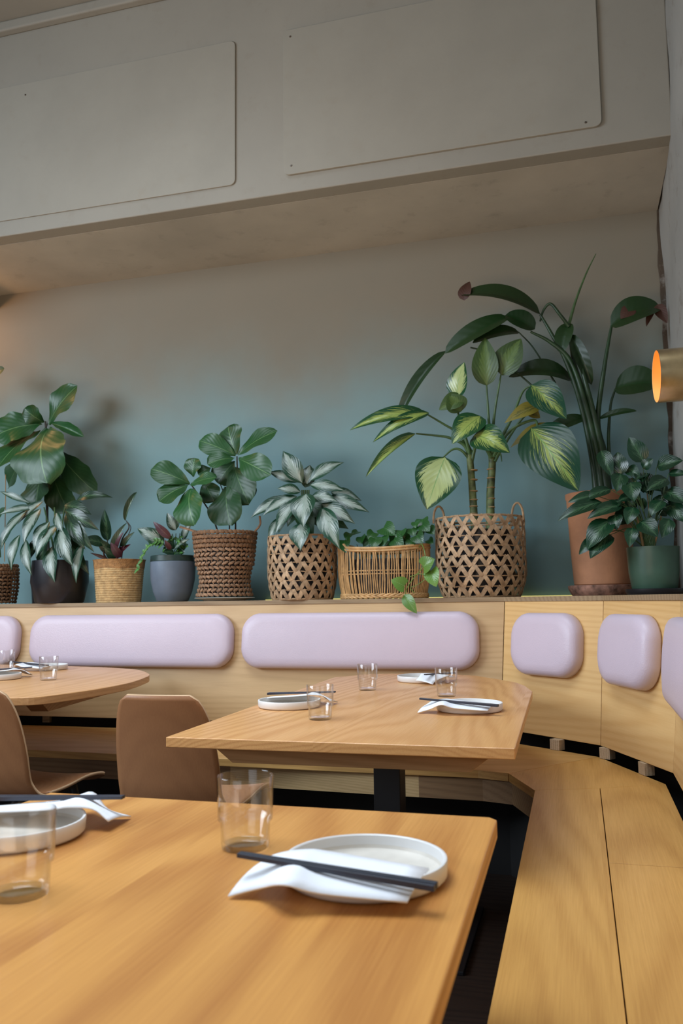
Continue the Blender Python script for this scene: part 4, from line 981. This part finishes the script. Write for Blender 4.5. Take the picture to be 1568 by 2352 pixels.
bst(2, [(1374, 1000, .03), (1345, 880, .05), (1325, 810, .04), (1316, 775, .03)], .018, .006, .03)
St.append(([(1300, 960, .06), (1215, 880, .06), (1135, 815, .06), (1080, 798, .07)], .005, .004))
St.append(([(1275, 880, .0), (1225, 800, .0), (1190, 762, .02)], .005, .003))
St.append(([(1240, 738, .03), (1248, 712, .03), (1264, 698, .04), (1285, 722, .04), (1306, 750, .02)], .005, .010))
stems(t, St, Y, 'stemd', 'stalks', 10)
foliage(t, [(1240, 722, 1058, 678, 58, .03, .10, dict(arch=.13, n=(-.1, -1, .9))), (1228, 756, 1160, 724, 44, .06, .06, dict(arch=.1)), (1168, 728, 1022, 812, 52, .06, .14, dict(arch=.06)),
            (1192, 764, 1085, 788, 38, .02, .1, dict(arch=.12)), (1024, 806, 912, 972, 32, .12, .16, dict(fold=.3, arch=.10)), (1306, 742, 1288, 812, 36, 0, .04), (1310, 768, 1358, 884, 30, .03, .02, dict(fold=.4)),
            (1312, 874, 1168, 866, 46, -.03, .03, dict(arch=.22)), (1402, 750, 1518, 706, 70, .02, .03, dict(arch=.14, shape='paddle')), (1412, 893, 1516, 880, 74, -.03, .02), (1376, 962, 1462, 944, 16, .0, .02), (1345, 960, 1250, 1000, 34, -.03, 0, dict(arch=.1))],
        Y, 'banana', 'paddle', arch=.1, fold=.18, n=(-.15, -1, .55))
b = MB(); b.tube(spline([at(x, y, Y) for x, y in ((1306, 745), (1322, 690), (1345, 630), (1368, 583))], 6), lerpr(.0085, .002, 19), 8); b.build('rolled_new_leaf', M['stem'], t)
for q in ((1066, 690, 1072, 640, 30, .10, .09, dict(curl=.3)), (1455, 708, 1425, 732, 32, .04, .05), (1508, 700, 1532, 742, 24, .04, .06), (1500, 712, 1484, 750, 14, .05, .06)):
    foliage(t, [q], Y, 'brownleaf', 'ovate', name='dried_leaf_tip')

# --- green pot in the corner
Y = 4.0
xa, xb = at(1437, 1256, Y), at(1560, 1256, Y); cx = (xa.x + xb.x) / 2; r = (xb.x - xa.x) / 2; zb_ = SH + .028; H = xa.z - zb_
s_ = (lambda q: (q.lathe((cx, Y, SH), [(0, 0), (r * 1.02, 0), (r * 1.10, .012), (r * 1.11, .026), (r * 1.05, .028), (r * 1.03, .022), (0, .022)], 56), q.build('saucer', M['blackpot']))[1])(MB())
tag(s_, 'black saucer under the dark green pot', 'saucer')
t = thing('emerald_aglaonema', (cx, Y, zb_ - .005), 'bushy dark speckled plant in a green glazed pot in the right corner', 'potted plant')
b = MB(); b.lathe((cx, Y, zb_ - .005), [(0, 0), (r * .80, 0), (r * .86, .008), (r * .95, H * .4), (r * .99, H * .9), (r, H), (r * .94, H), (r * .92, H * .9), (0, H * .88)], 56); b.build('pot', M['greenpot'], t)
soil(t, cx, Y, r * .90, zb_ + H * .90)
sp = [(1380, 1035, 1406, 1097, 30, .0, .05), (1425, 1092, 1418, 1038, 38, .02, .0), (1478, 1062, 1444, 1004, 38, .0, -.02), (1476, 1076, 1500, 1054, 24, 0, .02), (1508, 1072, 1568, 1058, 36, .0, .04),
      (1425, 1088, 1415, 1130, 34, .03, .08), (1448, 1108, 1456, 1152, 38, .06, .12), (1532, 1100, 1484, 1128, 34, .05, .1), (1402, 1124, 1336, 1152, 28, .03, .07), (1368, 1138, 1304, 1154, 24, .05, .08),
      (1427, 1160, 1348, 1192, 32, .06, .12), (1382, 1153, 1280, 1197, 34, .06, .12), (1412, 1182, 1416, 1218, 30, .08, .12), (1402, 1194, 1349, 1262, 50, .08, .14), (1402, 1228, 1355, 1283, 44, .09, .14),
      (1368, 1238, 1329, 1274, 26, .08, .12), (1452, 1212, 1445, 1257, 26, .10, .13), (1470, 1198, 1510, 1233, 40, .10, .15), (1537, 1192, 1520, 1236, 30, .10, .13), (1528, 1128, 1580, 1158, 36, .06, .12),
      (1535, 1088, 1580, 1090, 18, .02, .04), (1420, 1150, 1395, 1178, 26, .04, .08), (1500, 1120, 1470, 1085, 30, 0, 0), (1440, 1075, 1470, 1095, 26, .0, .04), (1520, 1150, 1495, 1185, 32, .08, .12), (1455, 1165, 1440, 1205, 30, .08, .12), (1540, 1160, 1575, 1200, 34, .06, .12)]
random.seed(21)
for k in range(26):
    a = random.uniform(-2.6, 2.6); x = 1478 + 62 * math.sin(a) * random.uniform(.2, 1); y = 1135 - 60 * math.cos(a) * random.uniform(.1, 1) + 15
    sp.append((x, y, x + 30 * math.sin(a) + random.uniform(-10, 10), y + random.uniform(10, 38), random.uniform(20, 32), random.uniform(-.06, .05), random.uniform(-.03, .08)))
foliage(t, sp, Y, 'small', 'ovate', arch=.1, fold=.12, nu=10, nv=6)
ss = []
for s in sp[:27]:
    ss.append(([(1490 + random.uniform(-18, 18), 1262, 0), ((s[0] + 1490) / 2 + random.uniform(-8, 8), (s[1] + 1200) / 2, .03), (s[0], s[1], s[5])], .003, .0016))
stems(t, ss, Y, 'stem', 'stems', 6)
stems(t, [([(1478, 1262, 0), (1470, 1220, .02), (1455, 1150, 0), (1450, 1100, 0)], .006, .003), ([(1490, 1262, 0), (1492, 1200, .0), (1485, 1120, 0)], .005, .003), ([(1500, 1262, 0), (1515, 1200, .0), (1530, 1110, 0)], .005, .003)], Y, 'twine', 'woody_stems', 8)
